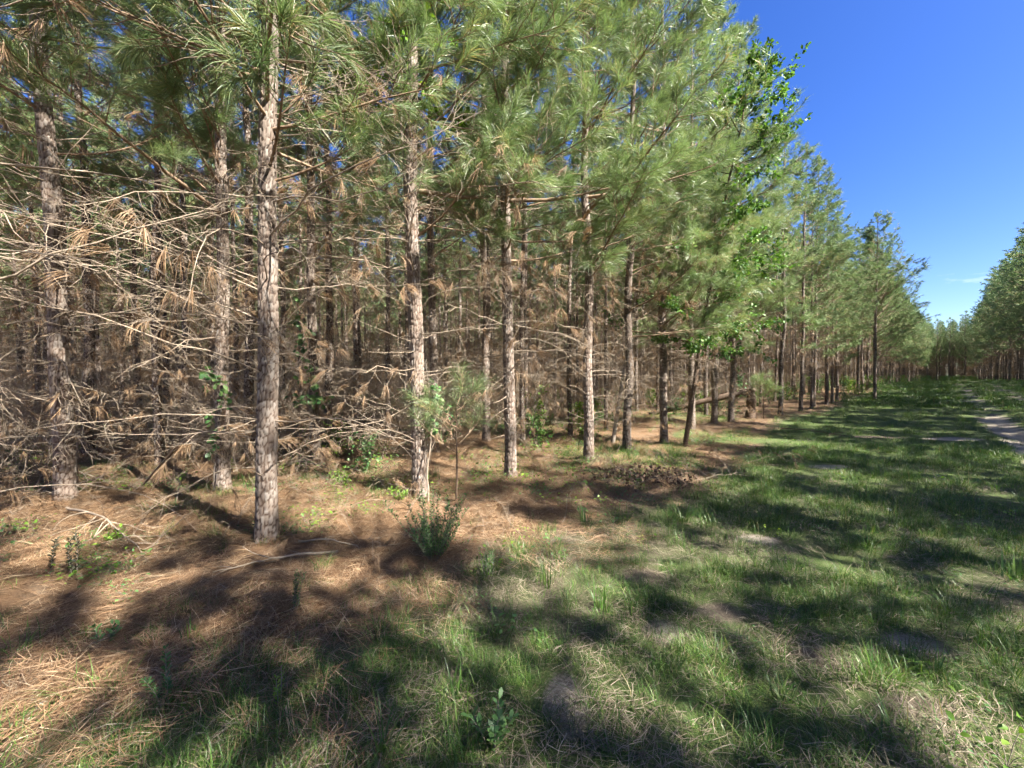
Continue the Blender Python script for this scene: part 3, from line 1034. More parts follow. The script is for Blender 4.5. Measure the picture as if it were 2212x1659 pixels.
scatter('pine_wood', source_collection('pine_source', wood_src), rp, np.stack([0 * yaw, 0 * yaw, yaw], 1),
        np.repeat(rng.uniform(0.82, 1.0, len(rest))[:, None], 3, 1), np.where(ed, rng.integers(4, 7, len(rest)), rng.integers(0, 4, len(rest))),
        'dense mass of pines deep in the plantation behind the nearer rows', 'pine wood')


# ------------------------------------------------------------------ ground litter and grass
def blade_geo(g, rng, p0, yaw, h, w, lean, m=0, a=0.5, n=4):
    f = np.linspace(0, 1, n + 1)
    d = np.array([math.cos(yaw), math.sin(yaw), 0]); sd_ = np.array([-d[1], d[0], 0])
    c = p0 + d * (lean * h * f ** 2)[:, None] + np.array([0, 0, 1.0]) * (h * (f - 0.35 * min(1.2, lean) * f ** 2.5))[:, None]
    ww = (w * 0.5 * (1 - f ** 2.2))[:, None]
    V = np.concatenate([c[:-1] - sd_ * ww[:-1], c[:-1] + sd_ * ww[:-1], c[-1:]])
    F = []
    for q in range(n - 1):
        F += [[q, n + q, n + q + 1], [q, n + q + 1, q + 1]]
    F.append([n - 1, 2 * n - 1, 2 * n])
    g.add(V, F, m, a)


def grass_clump(rng, n, h, r, w, lean=(0.2, 1.0), seg=4):
    g = Geo()
    for q in range(n):
        a = rng.uniform(0, 6.28); rr = r * rng.uniform(0, 1) ** 0.7
        blade_geo(g, rng, np.array([rr * math.cos(a), rr * math.sin(a), -0.01]), a + rng.normal(0, 0.9), h * rng.uniform(0.45, 1.15), w * rng.uniform(0.7, 1.3), rng.uniform(*lean), 0, rng.uniform(0, 0.9) if rng.random() < 0.93 else 0.98, seg)
    return g


def litter(rng, n, size, length, width):
    """flat mat of straw strands"""
    base = np.stack([rng.uniform(-size, size, n), rng.uniform(-size, size, n), rng.uniform(0.0, 0.03, n)], 1)
    yaw0 = rng.uniform(0, 6.28)
    yw = yaw0 + rng.normal(0, 0.75, n); el = rng.normal(0.03, 0.16, n)
    d = np.stack([np.cos(yw) * np.cos(el), np.sin(yw) * np.cos(el), np.sin(el)], 1)
    L = length * rng.uniform(0.5, 1.1, n)[:, None]
    sd_ = np.stack([-np.sin(yw), np.cos(yw), rng.normal(0, 0.3, n)], 1) * (width / 2)
    mid = base + d * L * 0.5 + np.stack([-np.sin(yw), np.cos(yw), np.full(n, 0.6)], 1) * (L * rng.normal(0, 0.07, n)[:, None])
    tip = base + d * L; tip[:, 2] = np.maximum(tip[:, 2] * 0.6, 0.0)
    V = np.stack([base - sd_, base + sd_, mid + sd_, mid - sd_, tip], 1).reshape(-1, 3)
    o = np.arange(n)[:, None] * 5
    g = Geo(); g.add(V, np.concatenate([o + [0, 1, 2], o + [0, 2, 3], o + [3, 2, 4]]), 0, np.repeat(rng.uniform(0, 1, n), 5))
    return g


def scatter_pts(rng, n, dmin, dmax, power, dens, xfrac=1.42):
    """random ground points in the camera-side sector, thinned by dens(x, y)"""
    d = dmin + (dmax - dmin) * rng.uniform(0, 1, n) ** power
    u = rng.uniform(-xfrac, xfrac, n)
    x, y = u * d, d
    keep = rng.uniform(0, 1, n) < dens(x, y)
    return x[keep], y[keep]


def place(name, coll_meshes, x, y, smin, smax, label, cat, rng, tilt=0.12, dz=0.0, hscale=None):
    z = terrain(x, y) + dz; n = len(x)
    e = 0.12
    sx = (terrain(x + e, y) - terrain(x - e, y)) / (2 * e); sy = (terrain(x, y + e) - terrain(x, y - e)) / (2 * e)
    rot = np.stack([np.arctan(sy) + rng.normal(0, tilt, n), -np.arctan(sx) + rng.normal(0, tilt, n), np.zeros(n)], 1)
    rz = rng.uniform(0, 6.28, n)
    # yaw first, then lean with the slope
    cr, cy_ = rot[:, 0] * np.cos(rz) + rot[:, 1] * np.sin(rz), -rot[:, 0] * np.sin(rz) + rot[:, 1] * np.cos(rz)
    rot = np.stack([cr, cy_, rz], 1)
    s = rng.uniform(smin, smax, n)
    if hscale is not None:
        s = s * hscale
    return scatter(name, source_collection(name + '_source', coll_meshes), np.stack([x, y, z], 1), rot, np.repeat(s[:, None], 3, 1), rng.integers(0, len(coll_meshes), n), label, cat)


rg = np.random.default_rng(5)
# pine straw
straw_me = [litter(rg, 170, 0.24, 0.20, 0.0022).mesh('straw', [M_STRAW]) for q in range(6)]


def d_straw(x, y):
    g_, s_, w_, so = masks(x, y); return np.clip(w_ * (1 - 0.6 * g_), 0, 1) * (0.45 + 0.55 * sstep(0.35, 0.55, fbm(x, y, 0.8, 71)))


x, y = scatter_pts(rg, 5200, 1.2, 17, 1.15, d_straw)
place('pine_straw', straw_me, x, y, 0.8, 1.35, 'orange fallen pine needles covering the floor under the pines', 'pine straw', rg, 0.1, 0.004)
# dry thatch in the lane
that_me = [litter(rg, 90, 0.2, 0.12, 0.0025).mesh('thatch', [M_THATCH]) for q in range(6)]


def d_that(x, y):
    g_, s_, w_, so = masks(x, y); return np.clip((1 - w_ * 0.75) * (1 - s_ * 0.85), 0, 1) * sstep(14, 6, np.hypot(x, y))


x, y = scatter_pts(rg, 2000, 1.2, 13, 1.0, d_that)
place('dry_thatch', that_me, x, y, 0.7, 1.2, 'pale dry cut grass lying between the green blades on the lane', 'dry grass', rg, 0.1, 0.003)
# grass
gr_me = [grass_clump(rg, 24, h, 0.10, 0.0042, (0.2, 1.4), 4).mesh('grass', [M_GRASS]) for h in (0.10, 0.13, 0.16, 0.12, 0.20, 0.09, 0.15, 0.24)]


def d_grass(x, y):
    g_, s_, w_, so = masks(x, y)
    return np.maximum(g_ * (0.15 + 0.85 * sstep(0.32, 0.6, fbm(x, y, 0.7, 81))), 0.22 * w_ * sstep(0.52, 0.68, fbm(x, y, 1.0, 83)))


x1, y1 = scatter_pts(rg, 15000, 1.15, 9, 1.0, d_grass)
x2, y2 = scatter_pts(rg, 12000, 7, 26, 1.0, d_grass)
x, y = np.concatenate([x1, x2]), np.concatenate([y1, y2])
place('grass', gr_me, x, y, 0.55, 1.15, 'green lane grass, patchy near the camera and thicker further along', 'grass', rg, 0.12, 0.0, (0.78 + 0.22 * sstep(2.5, 5, y)) * (1 + 0.25 * sstep(6, 16, y)))
fg_me = [grass_clump(rg, 40, h, 0.30, 0.016, (0.2, 1.2), 2).mesh('far_grass', [M_GRASS]) for h in (0.13, 0.17, 0.2)]
s_ = rg.uniform(26, 118, 9000); t_ = rg.uniform(-5.0, 5.6, 9000); x, y = lane(s_, t_)
k = (rg.uniform(0, 1, 9000) < d_grass(x, y)) & (y > 14)
place('far_grass', fg_me, x[k], y[k], 0.7, 1.2, 'grass strip of the lane running on to the far trees', 'grass', rg)


# low leafy ground cover among the straw
def sprig(rng, n, r, h, ll, mat):
    g = Geo()
    a = rng.uniform(0, 6.28, n); rr = r * rng.uniform(0.1, 1, n)
    base = np.stack([rr * np.cos(a), rr * np.sin(a), h * rng.uniform(0.15, 1, n)], 1)
    d = np.stack([np.cos(a + rng.normal(0, 0.8, n)), np.sin(a + rng.normal(0, 0.8, n)), rng.normal(0.15, 0.35, n)], 1)
    up = unit(np.stack([rng.normal(0, 0.3, n), rng.normal(0, 0.3, n), np.ones(n)], 1))
    g.add(*[q for q in leaf_geo(base, d, up, ll, ll * 0.55, rng)][:2], 0, leaf_geo(base, d, up, ll, ll * 0.55, rng)[2])
    for q in range(0, n, 3):
        g.add(*tube(np.array([[0, 0, 0], base[q] * [0.5, 0.5, 0.7], base[q]]), [0.0016, 0.0013, 0.001], 3), 1, 0.4)
    return g.mesh('sprig', [mat, M_SAPBARK])


sp_me = [sprig(rg, 20, 0.13, 0.09, 0.032, M_FORB) for q in range(3)] + [sprig(rg, 18, 0.16, 0.14, 0.042, M_GUMLEAF) for q in range(2)] + [sprig(rg, 28, 0.12, 0.07, 0.022, M_FORB) for q in range(2)]


def d_cover(x, y):
    g_, s_, w_, so = masks(x, y); return sstep(0.42, 0.62, fbm(x, y, 1.1, 91)) * (0.08 + 0.92 * w_) * (1 - s_) * sstep(1.9, 3.2, np.hypot(x, y))


x, y = scatter_pts(rg, 6500, 1.4, 18, 1.0, d_cover)
place('ground_cover', sp_me, x, y, 0.6, 1.4, 'scattered low green sprigs and creepers on the pine straw', 'ground cover', rg)

# fallen twigs, too many to count, on the wood floor
x, y = scatter_pts(rg, 420, 3.5, 16, 1.0, lambda x, y: masks(x, y)[2])
place('fallen_twigs', [DEAD_ME[q] for q in (0, 2, 4, 5, 7, 9, 11)], x, y, 0.5, 0.95, 'litter of dead twigs and needle sprays on the wood floor', 'twigs', rg, 0.25, 0.03)


# tangle of thin dead stems and leafy undergrowth deeper in the wood
def thicket(rng):
    g = Geo()
    for q in range(9):
        a = rng.uniform(0, 6.28); p0 = np.array([rng.normal(0, 0.3), rng.normal(0, 0.3), -0.05])
        p = sub_path(rng, p0, unit(np.array([0.35 * math.cos(a), 0.35 * math.sin(a), 1.0])), rng.uniform(0.9, 2.6), 7, 0.13, -0.1)
        g.add(*tube(p, np.linspace(0.008, 0.002, 7), 3), 0, rng.uniform(0, 0.6))
        for k in range(6):
            b, d = along(p, rng.uniform(0.2, 1)); t2 = sub_path(rng, b, side_dir(rng, d, rng.uniform(0.6, 1.2), 0.8), rng.uniform(0.25, 0.8), 4, 0.25, -0.5)
            g.add(*tube(t2, np.linspace(0.0035, 0.0015, 4), 3), 0, rng.uniform(0, 0.8))
            if rng.random() < 0.35:
                m = 12; td = unit(t2[-1] - t2[-2])
                Vn, Fn, av = needle_geo(np.tile(t2[-1], (m, 1)), unit(np.tile(td, (m, 1)) + [0, 0, -1.0]), 0.18, 0.007, rng, (0.1, 0.6), 0.5, 1); g.add(Vn, Fn, 1, av)
    return g.mesh('thicket', [M_DEADWOOD, M_DEADNEEDLE])


def bush(rng, mat):
    m = 340; a = rng.uniform(0, 6.28, m); r = 0.45 * rng.uniform(0, 1, m) ** 0.6; z = rng.uniform(0.05, 0.9, m)
    lob = 0.6 + 0.5 * np.sin(a * 3 + z * 6)
    bs = np.stack([r * lob * np.cos(a), r * lob * np.sin(a), z], 1)
    Vl, Fl, av = leaf_geo(bs, rng.normal(0, 1, (m, 3)) + [0, 0, 0.3], rng.normal(0, 0.5, (m, 3)) + [0, 0, 1], 0.085, 0.05, rng, 0.25)
    g = Geo(); g.add(Vl, Fl, 0, av)
    for q in range(10):
        g.add(*tube(np.array([[0, 0, 0], bs[q] * 0.5, bs[q]]), [0.006, 0.004, 0.002], 3), 1, 0.3)
    return g.mesh('bush', [mat, M_SAPBARK])


ru = np.random.default_rng(55)
s_ = ru.uniform(-8, 40, 1500); t_ = ru.uniform(-26, -8.2, 1500); x, y = lane(s_, t_)
k = (y > 1) & (np.abs(x) < 1.4 * y + 1) & (ru.uniform(0, 1, 1500) < 0.35 + 0.65 * sstep(0.4, 0.6, fbm(x, y, 4, 23)))
place('thicket', [thicket(ru) for q in range(6)], x[k], y[k], 0.7, 1.3, 'brown tangle of thin dead stems between the trunks inside the wood', 'thicket', ru)
s_ = np.concatenate([ru.uniform(2, 60, 300), ru.uniform(106, 118, 60), ru.uniform(30, 110, 70)]); t_ = np.concatenate([ru.uniform(-22, -6, 300), ru.uniform(-4, 3, 60), -4.6 + ru.normal(0, 0.5, 70)]); x, y = lane(s_, t_)
place('undergrowth', [bush(ru, M_GUMLEAF), bush(ru, M_FORB), bush(ru, M_OAKLEAF), bush(ru, M_FORB)], x, y, 0.5, 1.25, 'green leafy undergrowth scattered inside the wood and at its edge', 'undergrowth', ru)


# ------------------------------------------------------------------ broadleaved trees
def broadleaf(name, label, x, y, H, r0, lean, limbs, mat, bark, ll, lw, n_leaf, seed, group=None, cat='tree', limb_len=1.2, side=None):
    rng = np.random.default_rng(seed)
    e = link(name, None, None, (x, y, gz(x, y) - 0.02)); tag(e, label, cat, group)
    zz = np.linspace(0, H, 16); w = rng.normal(0, 0.05, (16, 2)).cumsum(0) * 0.5
    P = np.stack([lean[0] * zz / H + w[:, 0] * zz / H, lean[1] * zz / H + w[:, 1] * zz / H, zz], 1)
    g = Geo(); g.add(*tube(P, r0 * (1 - zz / H) ** 0.8 + 0.006, 9), 0, 0.3)
    link('trunk', g.mesh('trunk', [bark]), e)
    for q, z in enumerate(limbs):
        b, d = along(P, z / H)
        yaw = rng.uniform(0, 6.28) if side is None or rng.random() < 0.45 else side + rng.normal(0, 0.7)
        L = limb_len * rng.uniform(0.55, 1.15) * (1 - 0.35 * z / H)
        p = path(rng, L, 7, rng.uniform(0.1, 0.7), rng.uniform(-0.1, 0.5), 0.18)
        rot = np.array([[math.cos(yaw), -math.sin(yaw), 0], [math.sin(yaw), math.cos(yaw), 0], [0, 0, 1]])
        g, lf = Geo(), Geo()
        pw = p @ rot.T
        g.add(*tube(pw, np.linspace(0.006 + 0.006 * L, 0.002, 7), 5), 0, 0.3)
        tw = [pw]
        for k in range(int(7 + 5 * L)):
            bb, dd = along(pw, rng.uniform(0.15, 1.0))
            t2 = sub_path(rng, bb, side_dir(rng, dd, rng.uniform(0.5, 1.2), 0.6), L * rng.uniform(0.2, 0.5), 4, 0.2, 0.1)
            g.add(*tube(t2, np.linspace(0.003, 0.0012, 4), 3), 0, 0.3); tw.append(t2)
        m = int(n_leaf * L / limb_len)
        bs, ds = [], []
        for k in range(m):
            t2 = tw[int(rng.integers(0, len(tw)))]
            bb, dd = along(t2, rng.uniform(0.2, 1.0)); bs.append(bb); ds.append(unit(dd * 0.5 + rng.normal(0, 0.6, 3)))
        up = unit(rng.normal(0, 0.55, (m, 3)) + [0, 0, 1])
        Vl, Fl, a = leaf_geo(np.array(bs), np.array(ds), up, ll, lw, rng, 0.3, 0.008)
        lf.add(Vl, Fl, 0, a)
        o = link('branch', g.mesh('branch', [bark]), e, tuple(b))
        link('leaves', lf.mesh('leaves', [mat]), o)
    return e


ox, oy = 3.95, 8.75
broadleaf('oak_tree', 'slender dark-leaved oak reaching up among the front-row pines at the lane edge', ox, oy, 7.9, 0.05, (0.75, -0.85),
          list(np.linspace(1.9, 7.6, 30)), M_OAKLEAF, M_DARKWOOD, 0.085, 0.042, 430, 901, None, 'oak tree', 1.4, LANE_YAW_R)
x, y = ground_at(1324, 958)
broadleaf('oak_sapling', 'thin leaning oak sapling between two dark front-row pine trunks', x, y, 5.5, 0.045, (0.9, 0.3),
          list(np.linspace(2.6, 5.2, 11)), M_OAKLEAF, M_SAPBARK, 0.07, 0.034, 120, 902, None, 'sapling', 0.9)
broadleaf('sweetgum_tree', 'sweetgum sapling with bright yellow-green leaves high up at the top edge', -1.31, 5.42, 7.4, 0.022, (-0.15, -0.75),
          list(np.linspace(4.9, 7.0, 16)), M_GUMLEAF, M_SAPBARK, 0.095, 0.085, 95, 903, None, 'tree', 1.15)
for px, py, H, sd, lb in ((1150, 935, 1.3, 911, 'leafy seedling shrub beside the pale central trunk'), (1690, 880, 1.1, 912, 'green bush at the wood edge right of the broken stump'),
                          (1480, 890, 1.9, 913, 'thin leafy sapling lit green behind the sixth front-row pine'), (1755, 865, 1.6, 914, 'small leafy sapling among far trunks at the wood edge')):
    x, y = ground_at(px, py)
    broadleaf('leafy_sapling', lb, x, y, H, 0.014, (0.1, 0.05), list(np.linspace(0.3 * H, H * 0.97, 9)), M_GUMLEAF, M_SAPBARK, 0.075, 0.05, 42, sd, None, 'sapling', 0.5)


# ------------------------------------------------------------------ vines on trunks
def vine(label, x, y, z0, z1, seed, n, ll):
    rng = np.random.default_rng(seed)
    e = link('vine', None, None, (x, y, gz(x, y))); tag(e, label, 'vine')
    zz = np.linspace(0.0, z1 + 0.2, 40); an = rng.uniform(3.6, 5.2) + 0.8 * np.sin(zz * 1.3) + rng.normal(0, 0.12, 40)
    rr = 0.125 + 0.015 * rng.uniform(0, 1, 40)
    P = np.stack([rr * np.cos(an), rr * np.sin(an), zz], 1)
    g = Geo(); g.add(*tube(P, np.linspace(0.007, 0.003, 40), 5), 0, 0.5)
    bs, ds = [], []
    tw = []
    for k in range(22):
        b, d = along(P, rng.uniform(z0, z1) / (z1 + 0.2))
        out = unit(np.array([b[0], b[1], 0]) + rng.normal(0, 0.05, 3))
        t2 = sub_path(rng, b, out, rng.uniform(0.12, 0.4), 5, 0.25, -1.1)
        g.add(*tube(t2, np.linspace(0.003, 0.0012, 5), 3), 0, 0.5); tw.append(t2)
    for k in range(n):
        t2 = tw[int(rng.integers(0, len(tw)))]; b, d = along(t2, rng.uniform(0.1, 1)); bs.append(b); ds.append(unit(d + rng.normal(0, 0.7, 3) + [0, 0, -0.3]))
    up = unit(rng.normal(0, 0.5, (n, 3)) + [0.3, -0.7, 0.6])
    lf = Geo(); Vl, Fl, a = leaf_geo(np.array(bs), np.array(ds), up, ll, ll * 0.62, rng, 0.2, 0.01); lf.add(Vl, Fl, 0, a)
    link('stem', g.mesh('stem', [M_SAPBARK]), e); link('leaves', lf.mesh('leaves', [M_FORB]), e)


vine('broad-leaved vine hanging down the trunk between the first two front pines', -3.67, 7.15, 0.9, 3.0, 921, 170, 0.12)
vine('bright green vine low on the trunk left of the nearest pine', -4.09, 5.41, 0.7, 1.7, 922, 120, 0.085)
vine('small-leaved vine on the flaky sunlit trunk behind the pine seedling', -1.21, 5.0, 0.9, 1.6, 923, 70, 0.06)
vine('creeper on the trunk of the dark pine beside the broken stump', 7.54, 13.2, 0.9, 2.0, 924, 90, 0.09)


# ------------------------------------------------------------------ small plants
def leafy_plant(name, label, x, y, n_stem, h, spread, ll, n_leaf, mat, seed, cat='plant', group=None):
    rng = np.random.default_rng(seed)
    e = link(name, None, None, (x, y, gz(x, y) - 0.01)); tag(e, label, cat, group)
    for q in range(n_stem):
        a = rng.uniform(0, 6.28); sp = spread * rng.uniform(0.2, 1.0)
        d = unit(np.array([math.cos(a) * sp, math.sin(a) * sp, 1.0]))
        p = sub_path(rng, np.array([0.02 * math.cos(a), 0.02 * math.sin(a), 0]), d, h * rng.uniform(0.55, 1.1), 7, 0.07, 0.25)
        g = Geo(); g.add(*tube(p, np.linspace(0.0035, 0.0013, 7), 4), 0, 0.5)
        m = n_leaf; f = np.linspace(0.18, 1.0, m)
        bs = np.array([along(p, float(q_))[0] for q_ in f]); tg = np.array([along(p, float(q_))[1] for q_ in f])
        az = np.arange(m) * 2.4 + rng.uniform(0, 6); rdir = np.stack([np.cos(az), np.sin(az), np.full(m, 0.55)], 1)
        Vl, Fl, a_ = leaf_geo(bs, unit(rdir + tg * 0.6), np.tile([0, 0, 1.0], (m, 1)) + rng.normal(0, 0.3, (m, 3)), ll, ll * 0.45, rng, 0.2, 0.004)
        st_ = link('stem', g.mesh('stem', [M_SAPBARK]), e)
        lf = Geo(); lf.add(Vl, Fl, 0, a_); link('leaves', lf.mesh('leaves', [mat]), st_)
    return e


def at(px, py):
    return ground_at(px, py)


leafy_plant('leafy_shrub', 'bushy pale green leafy shrub in front of the second trunk at the straw edge', *at(935, 1215), 34, 0.62, 0.85, 0.032, 54, M_SHRUB, 931, 'shrub')
leafy_plant('leafy_shrub', 'smaller feathery green plant right of the bushy shrub, in the grass', *at(1055, 1255), 7, 0.26, 0.5, 0.022, 34, M_FORB, 932, 'shrub')
leafy_plant('upright_weed', 'dark upright spiky weed at the left edge in front of sunlit straw', *at(92, 1245), 1, 0.38, 0.1, 0.034, 70, M_DARKFORB, 933, 'weed')
leafy_plant('upright_weed', 'second dark spiky weed, right of the leftmost spiky weed', *at(155, 1255), 2, 0.34, 0.15, 0.034, 60, M_DARKFORB, 934, 'weed')
leafy_plant('upright_weed', 'cluster of tall pale leafy stems below the nearest trunk', *at(628, 1330), 5, 0.30, 0.35, 0.018, 50, M_FORB, 935, 'weed')
leafy_plant('upright_weed', 'bright sunlit small weed in the lower left foreground', *at(597, 1530), 4, 0.15, 0.4, 0.02, 22, M_GUMLEAF, 936, 'weed')
leafy_plant('upright_weed', 'dark leafy weed in shade, lower left foreground', *at(352, 1540), 3, 0.28, 0.2, 0.026, 44, M_FORB, 937, 'weed')
leafy_plant('broadleaf_weed', 'broad-leaved weed in the central foreground grass', *at(1065, 1630), 6, 0.20, 0.7, 0.045, 14, M_FORB, 938, 'weed')
leafy_plant('broadleaf_weed', 'broad-leaved seedling on the straw left of the bright sunlit small weed', *at(215, 1400), 5, 0.12, 0.9, 0.042, 10, M_FORB, 939, 'weed')
leafy_plant('leafy_shrub', 'low sunlit leafy plant at the foot of the second front trunk', *at(860, 1090), 6, 0.2, 0.7, 0.05, 14, M_GUMLEAF, 940, 'shrub')
leafy_plant('leafy_shrub', 'low leafy plant between the nearest trunk and the second trunk', *at(735, 1050), 7, 0.24, 0.7, 0.05, 14, M_GUMLEAF, 941, 'shrub')
leafy_plant('leafy_shrub', 'green creeping plant on sunlit straw below the left sunlit pine', *at(250, 1175), 8, 0.16, 0.9, 0.05, 10, M_GUMLEAF, 942, 'shrub')


def tuft(label, px, py, n, h, w, lean, seed, mat=None):
    rng = np.random.default_rng(seed); x, y = at(px, py)
    o = link('grass_tuft', grass_clump(rng, n, h, 0.05, w, lean, 6).mesh('grass_tuft', [mat or M_GRASS]), None, (x, y, gz(x, y) - 0.01))
    tag(o, label, 'grass tuft', 'tall grass tufts')


tuft('tall pale-bladed grass tuft in the middle foreground', 985, 1530, 16, 0.30, 0.009, (0.2, 0.8), 951)
tuft('sunlit grass tuft at the right end of the bright foreground patch', 1300, 1330, 20, 0.26, 0.007, (0.1, 0.9), 952)
tuft('sunlit seedy grass tuft in the bright foreground patch', 1180, 1275, 22, 0.28, 0.006, (0.05, 0.5), 953)
tuft('upright grass tuft standing alone on the straw, left foreground', 408, 1400, 16, 0.22, 0.007, (0.05, 0.5), 954)
tuft('arching long-bladed grass tuft at the bottom edge left of centre', 815, 1655, 18, 0.28, 0.007, (0.4, 1.3), 955)
tuft('grass tuft beside the broad-leaved weed at the bottom edge', 1010, 1640, 14, 0.34, 0.008, (0.1, 0.6), 956)
tuft('bright grass tuft on the lower right lawn', 1700, 1540, 26, 0.15, 0.007, (0.3, 1.3), 957)
tuft('wide-bladed grass tuft at the right edge', 2195, 1262, 10, 0.26, 0.014, (0.4, 1.2), 958)
tuft('two-bladed arching grass tuft on the right lawn', 1945, 1415, 9, 0.18, 0.009, (0.4, 1.5), 959)
tuft('big grass tuft at the edge of the straw right of centre', 1480, 1135, 40, 0.34, 0.008, (0.3, 1.2), 960)
tuft('grass tuft in front of the brush pile', 1265, 1140, 26, 0.30, 0.008, (0.2, 1.0), 961)
tuft('sunlit lawn grass tuft in the right middle distance', 1880, 1190, 30, 0.20, 0.008, (0.3, 1.2), 962)
tuft('coarse grass tuft at the bottom right corner', 1930, 1610, 24, 0.17, 0.009, (0.3, 1.4), 963)


# pine seedlings
def seedling(label, x, y, h, seed, n=9):
    rng = np.random.default_rng(seed)
    e = link('pine_seedling', None, None, (x, y, gz(x, y) - 0.01)); tag(e, label, 'pine seedling')
    p = np.array([[0, 0, 0], [0.01, 0, h * 0.35], [0.0, 0.015, h * 0.7], [0.01, 0.0, h]])
    g = Geo(); g.add(*tube(p, [0.016, 0.013, 0.009, 0.004], 7), 0, 0.2); link('trunk', g.mesh('trunk', [M_DARKWOOD]), e)
    for q in range(n):
        z = h * (0.42 + 0.58 * (q + 1) / n)
        L = 0.55 * (1.15 - 0.6 * z / h) * min(1.3, h)
        b = live_branch(rng, L, True, 0.7, 26, 0.003)
        o = link('branch', b.split(0).mesh('branch', [M_TWIG]), e, tuple(along(p, z / h)[0]), (0, -0.6 if q == n - 1 else 0, rng.uniform(0, 6.28)))
        link('needles', b.split(1).mesh('needles', [M_NEEDLE]), o)


x, y = at(985, 1085)
seedling('young pine seedling with soft needle brushes in front of the second trunk', x, y, 1.25, 971)
x, y = at(1650, 905)
seedling('bushy young pine at the wood edge just right of the broken stump', x, y, 1.3, 972, 11)

# ------------------------------------------------------------------ broken stump with its snapped trunk
x, y = at(1622, 905)
e = link('broken_stump', None, None, (x, y, gz(x, y) - 0.05)); tag(e, 'dark broken pine stump with its snapped trunk folded down to the left', 'stump')
rng = np.random.default_rng(981)
zz = np.linspace(0, 1.2, 14); P = np.stack([0.03 * np.sin(zz * 3), 0.02 * np.cos(zz * 2), zz], 1)
g = Geo(); Vt, Ft = tube(P, 0.15 + 0.07 * np.exp(-zz / 0.15) + 0.02 * np.sin(zz * 11), 14, True)
Vt = Vt + rng.normal(0, 0.008, Vt.shape); g.add(Vt, Ft, 0, 0.0); link('stump', g.mesh('stump', [M_DARKWOOD]), e)
g = Geo()
for q in range(9):
    a = rng.uniform(0, 6.28); p0 = np.array([0.11 * math.cos(a), 0.11 * math.sin(a), 1.1])
    g = Geo(); g.add(*tube(sub_path(rng, p0, np.array([-0.5, 0.1, 1.0]), rng.uniform(0.12, 0.32), 4, 0.15, 0), [0.03, 0.022, 0.012, 0.003], 4), 0, 0.1)
    link('splinter', g.mesh('splinter', [M_DARKWOOD]), e)
u = np.linspace(0, 1, 18)
P = np.stack([0.1 - 3.6 * u, 1.1 * u, 1.12 + 0.10 * np.sin(u * 3.1) * (1 - u) - 1.02 * u ** 0.9], 1)
g = Geo(); Vt, Ft = tube(P, np.linspace(0.135, 0.085, 18), 12, True); g.add(Vt + rng.normal(0, 0.006, Vt.shape), Ft, 0, 0.05)
link('fallen_trunk', g.mesh('fallen_trunk', [M_DARKWOOD]), e)


# ------------------------------------------------------------------ fallen limbs
def limb_between(label, A, B, arc, r, seed, mat=None, twigs=9, brown=0.0, za=0.02, zb=0.02):
    """dead limb lying from ground point A to ground point B"""
    rng = np.random.default_rng(seed)
    ax_, ay_ = A; bx_, by_ = B
    n = 14; u = np.linspace(0, 1, n)
    X = ax_ + (bx_ - ax_) * u + rng.normal(0, 0.012, n).cumsum(); Y = ay_ + (by_ - ay_) * u + rng.normal(0, 0.012, n).cumsum()
    Z = terrain(X, Y) + za + (zb - za) * u + arc * np.sin(u * math.pi) + 0.01
    P = np.stack([X, Y, Z], 1); o0 = P[0].copy(); P = P - o0
    L = np.linalg.norm(P[-1])
    e = link('fallen_branch', None, None, tuple(o0)); tag(e, label, 'fallen branch', 'dead limbs lying on the straw')
    g = Geo(); g.add(*tube(P, np.linspace(r, r * 0.25, n), 6), 0, rng.uniform(0.3, 1)); link('limb', g.mesh('limb', [mat or M_DEADWOOD]), e)
    for q in range(twigs):
        b, d = along(P, rng.uniform(0.25, 1.0))
        g = Geo(); dd = side_dir(rng, d, rng.uniform(0.5, 1.0), 0.35)
        tp = sub_path(rng, b, dd, L * rng.uniform(0.1, 0.3), 7, 0.14, -0.2)
        tp[:, 2] = np.maximum(tp[:, 2], terrain(tp[:, 0] + o0[0], tp[:, 1] + o0[1]) - o0[2] + 0.012)
        g.add(*tube(tp, np.linspace(r * 0.4, 0.0018, 7), 4), 0, rng.uniform(0.3, 1))
        if rng.random() < brown:
            m = 46; td = unit(tp[-1] - tp[-2]); bs = tp[-1] - td * rng.uniform(0, 0.14, m)[:, None]
            Vn, Fn, a = needle_geo(bs, unit(np.tile(td, (m, 1)) + [0, 0, -0.5]), 0.18, 0.0034, rng, (0.08, 0.6), 0.4, 2); g.add(Vn, Fn, 1, a)
        link('twig', g.mesh('twig', [mat or M_DEADWOOD, M_DEADNEEDLE]), e)
    return e


limb_between('pale bare limb arching from the nearest trunk down to the straw on its left', at(300, 1060), (-2.6, 3.9), 0.35, 0.014, 1001, None, 14, 0.5, 0.05, 0.95)
limb_between('long fallen limb lying on straw below the left sunlit pine', at(140, 1105), at(330, 1195), 0.12, 0.016, 1002, None, 8, 0.6)
limb_between('dead limb lying across the shade right of the nearest trunk base', at(730, 1205), at(470, 1235), 0.03, 0.014, 1003, None, 5, 0.2)
limb_between('short curved limb on the straw just right of the nearest trunk base', at(640, 1180), at(770, 1195), 0.05, 0.011, 1004, None, 4)
limb_between('straight pale limb in the sunlit straw left of the second trunk', at(560, 1000), at(790, 1040), 0.10, 0.014, 1005, None, 7, 0.3)
limb_between('forked pale limb propped among twigs at the left edge', at(10, 1000), at(250, 1020), 0.4, 0.013, 1006, None, 10, 0.5, 0.3, 0.1)
limb_between('needle-covered fallen spray in front of the left sunlit pine', at(60, 1080), at(250, 1060), 0.25, 0.014, 1007, None, 16, 0.95)
limb_between('thin twig in the shaded straw at lower left', at(180, 1420), at(275, 1370), 0.02, 0.006, 1008, None, 3)
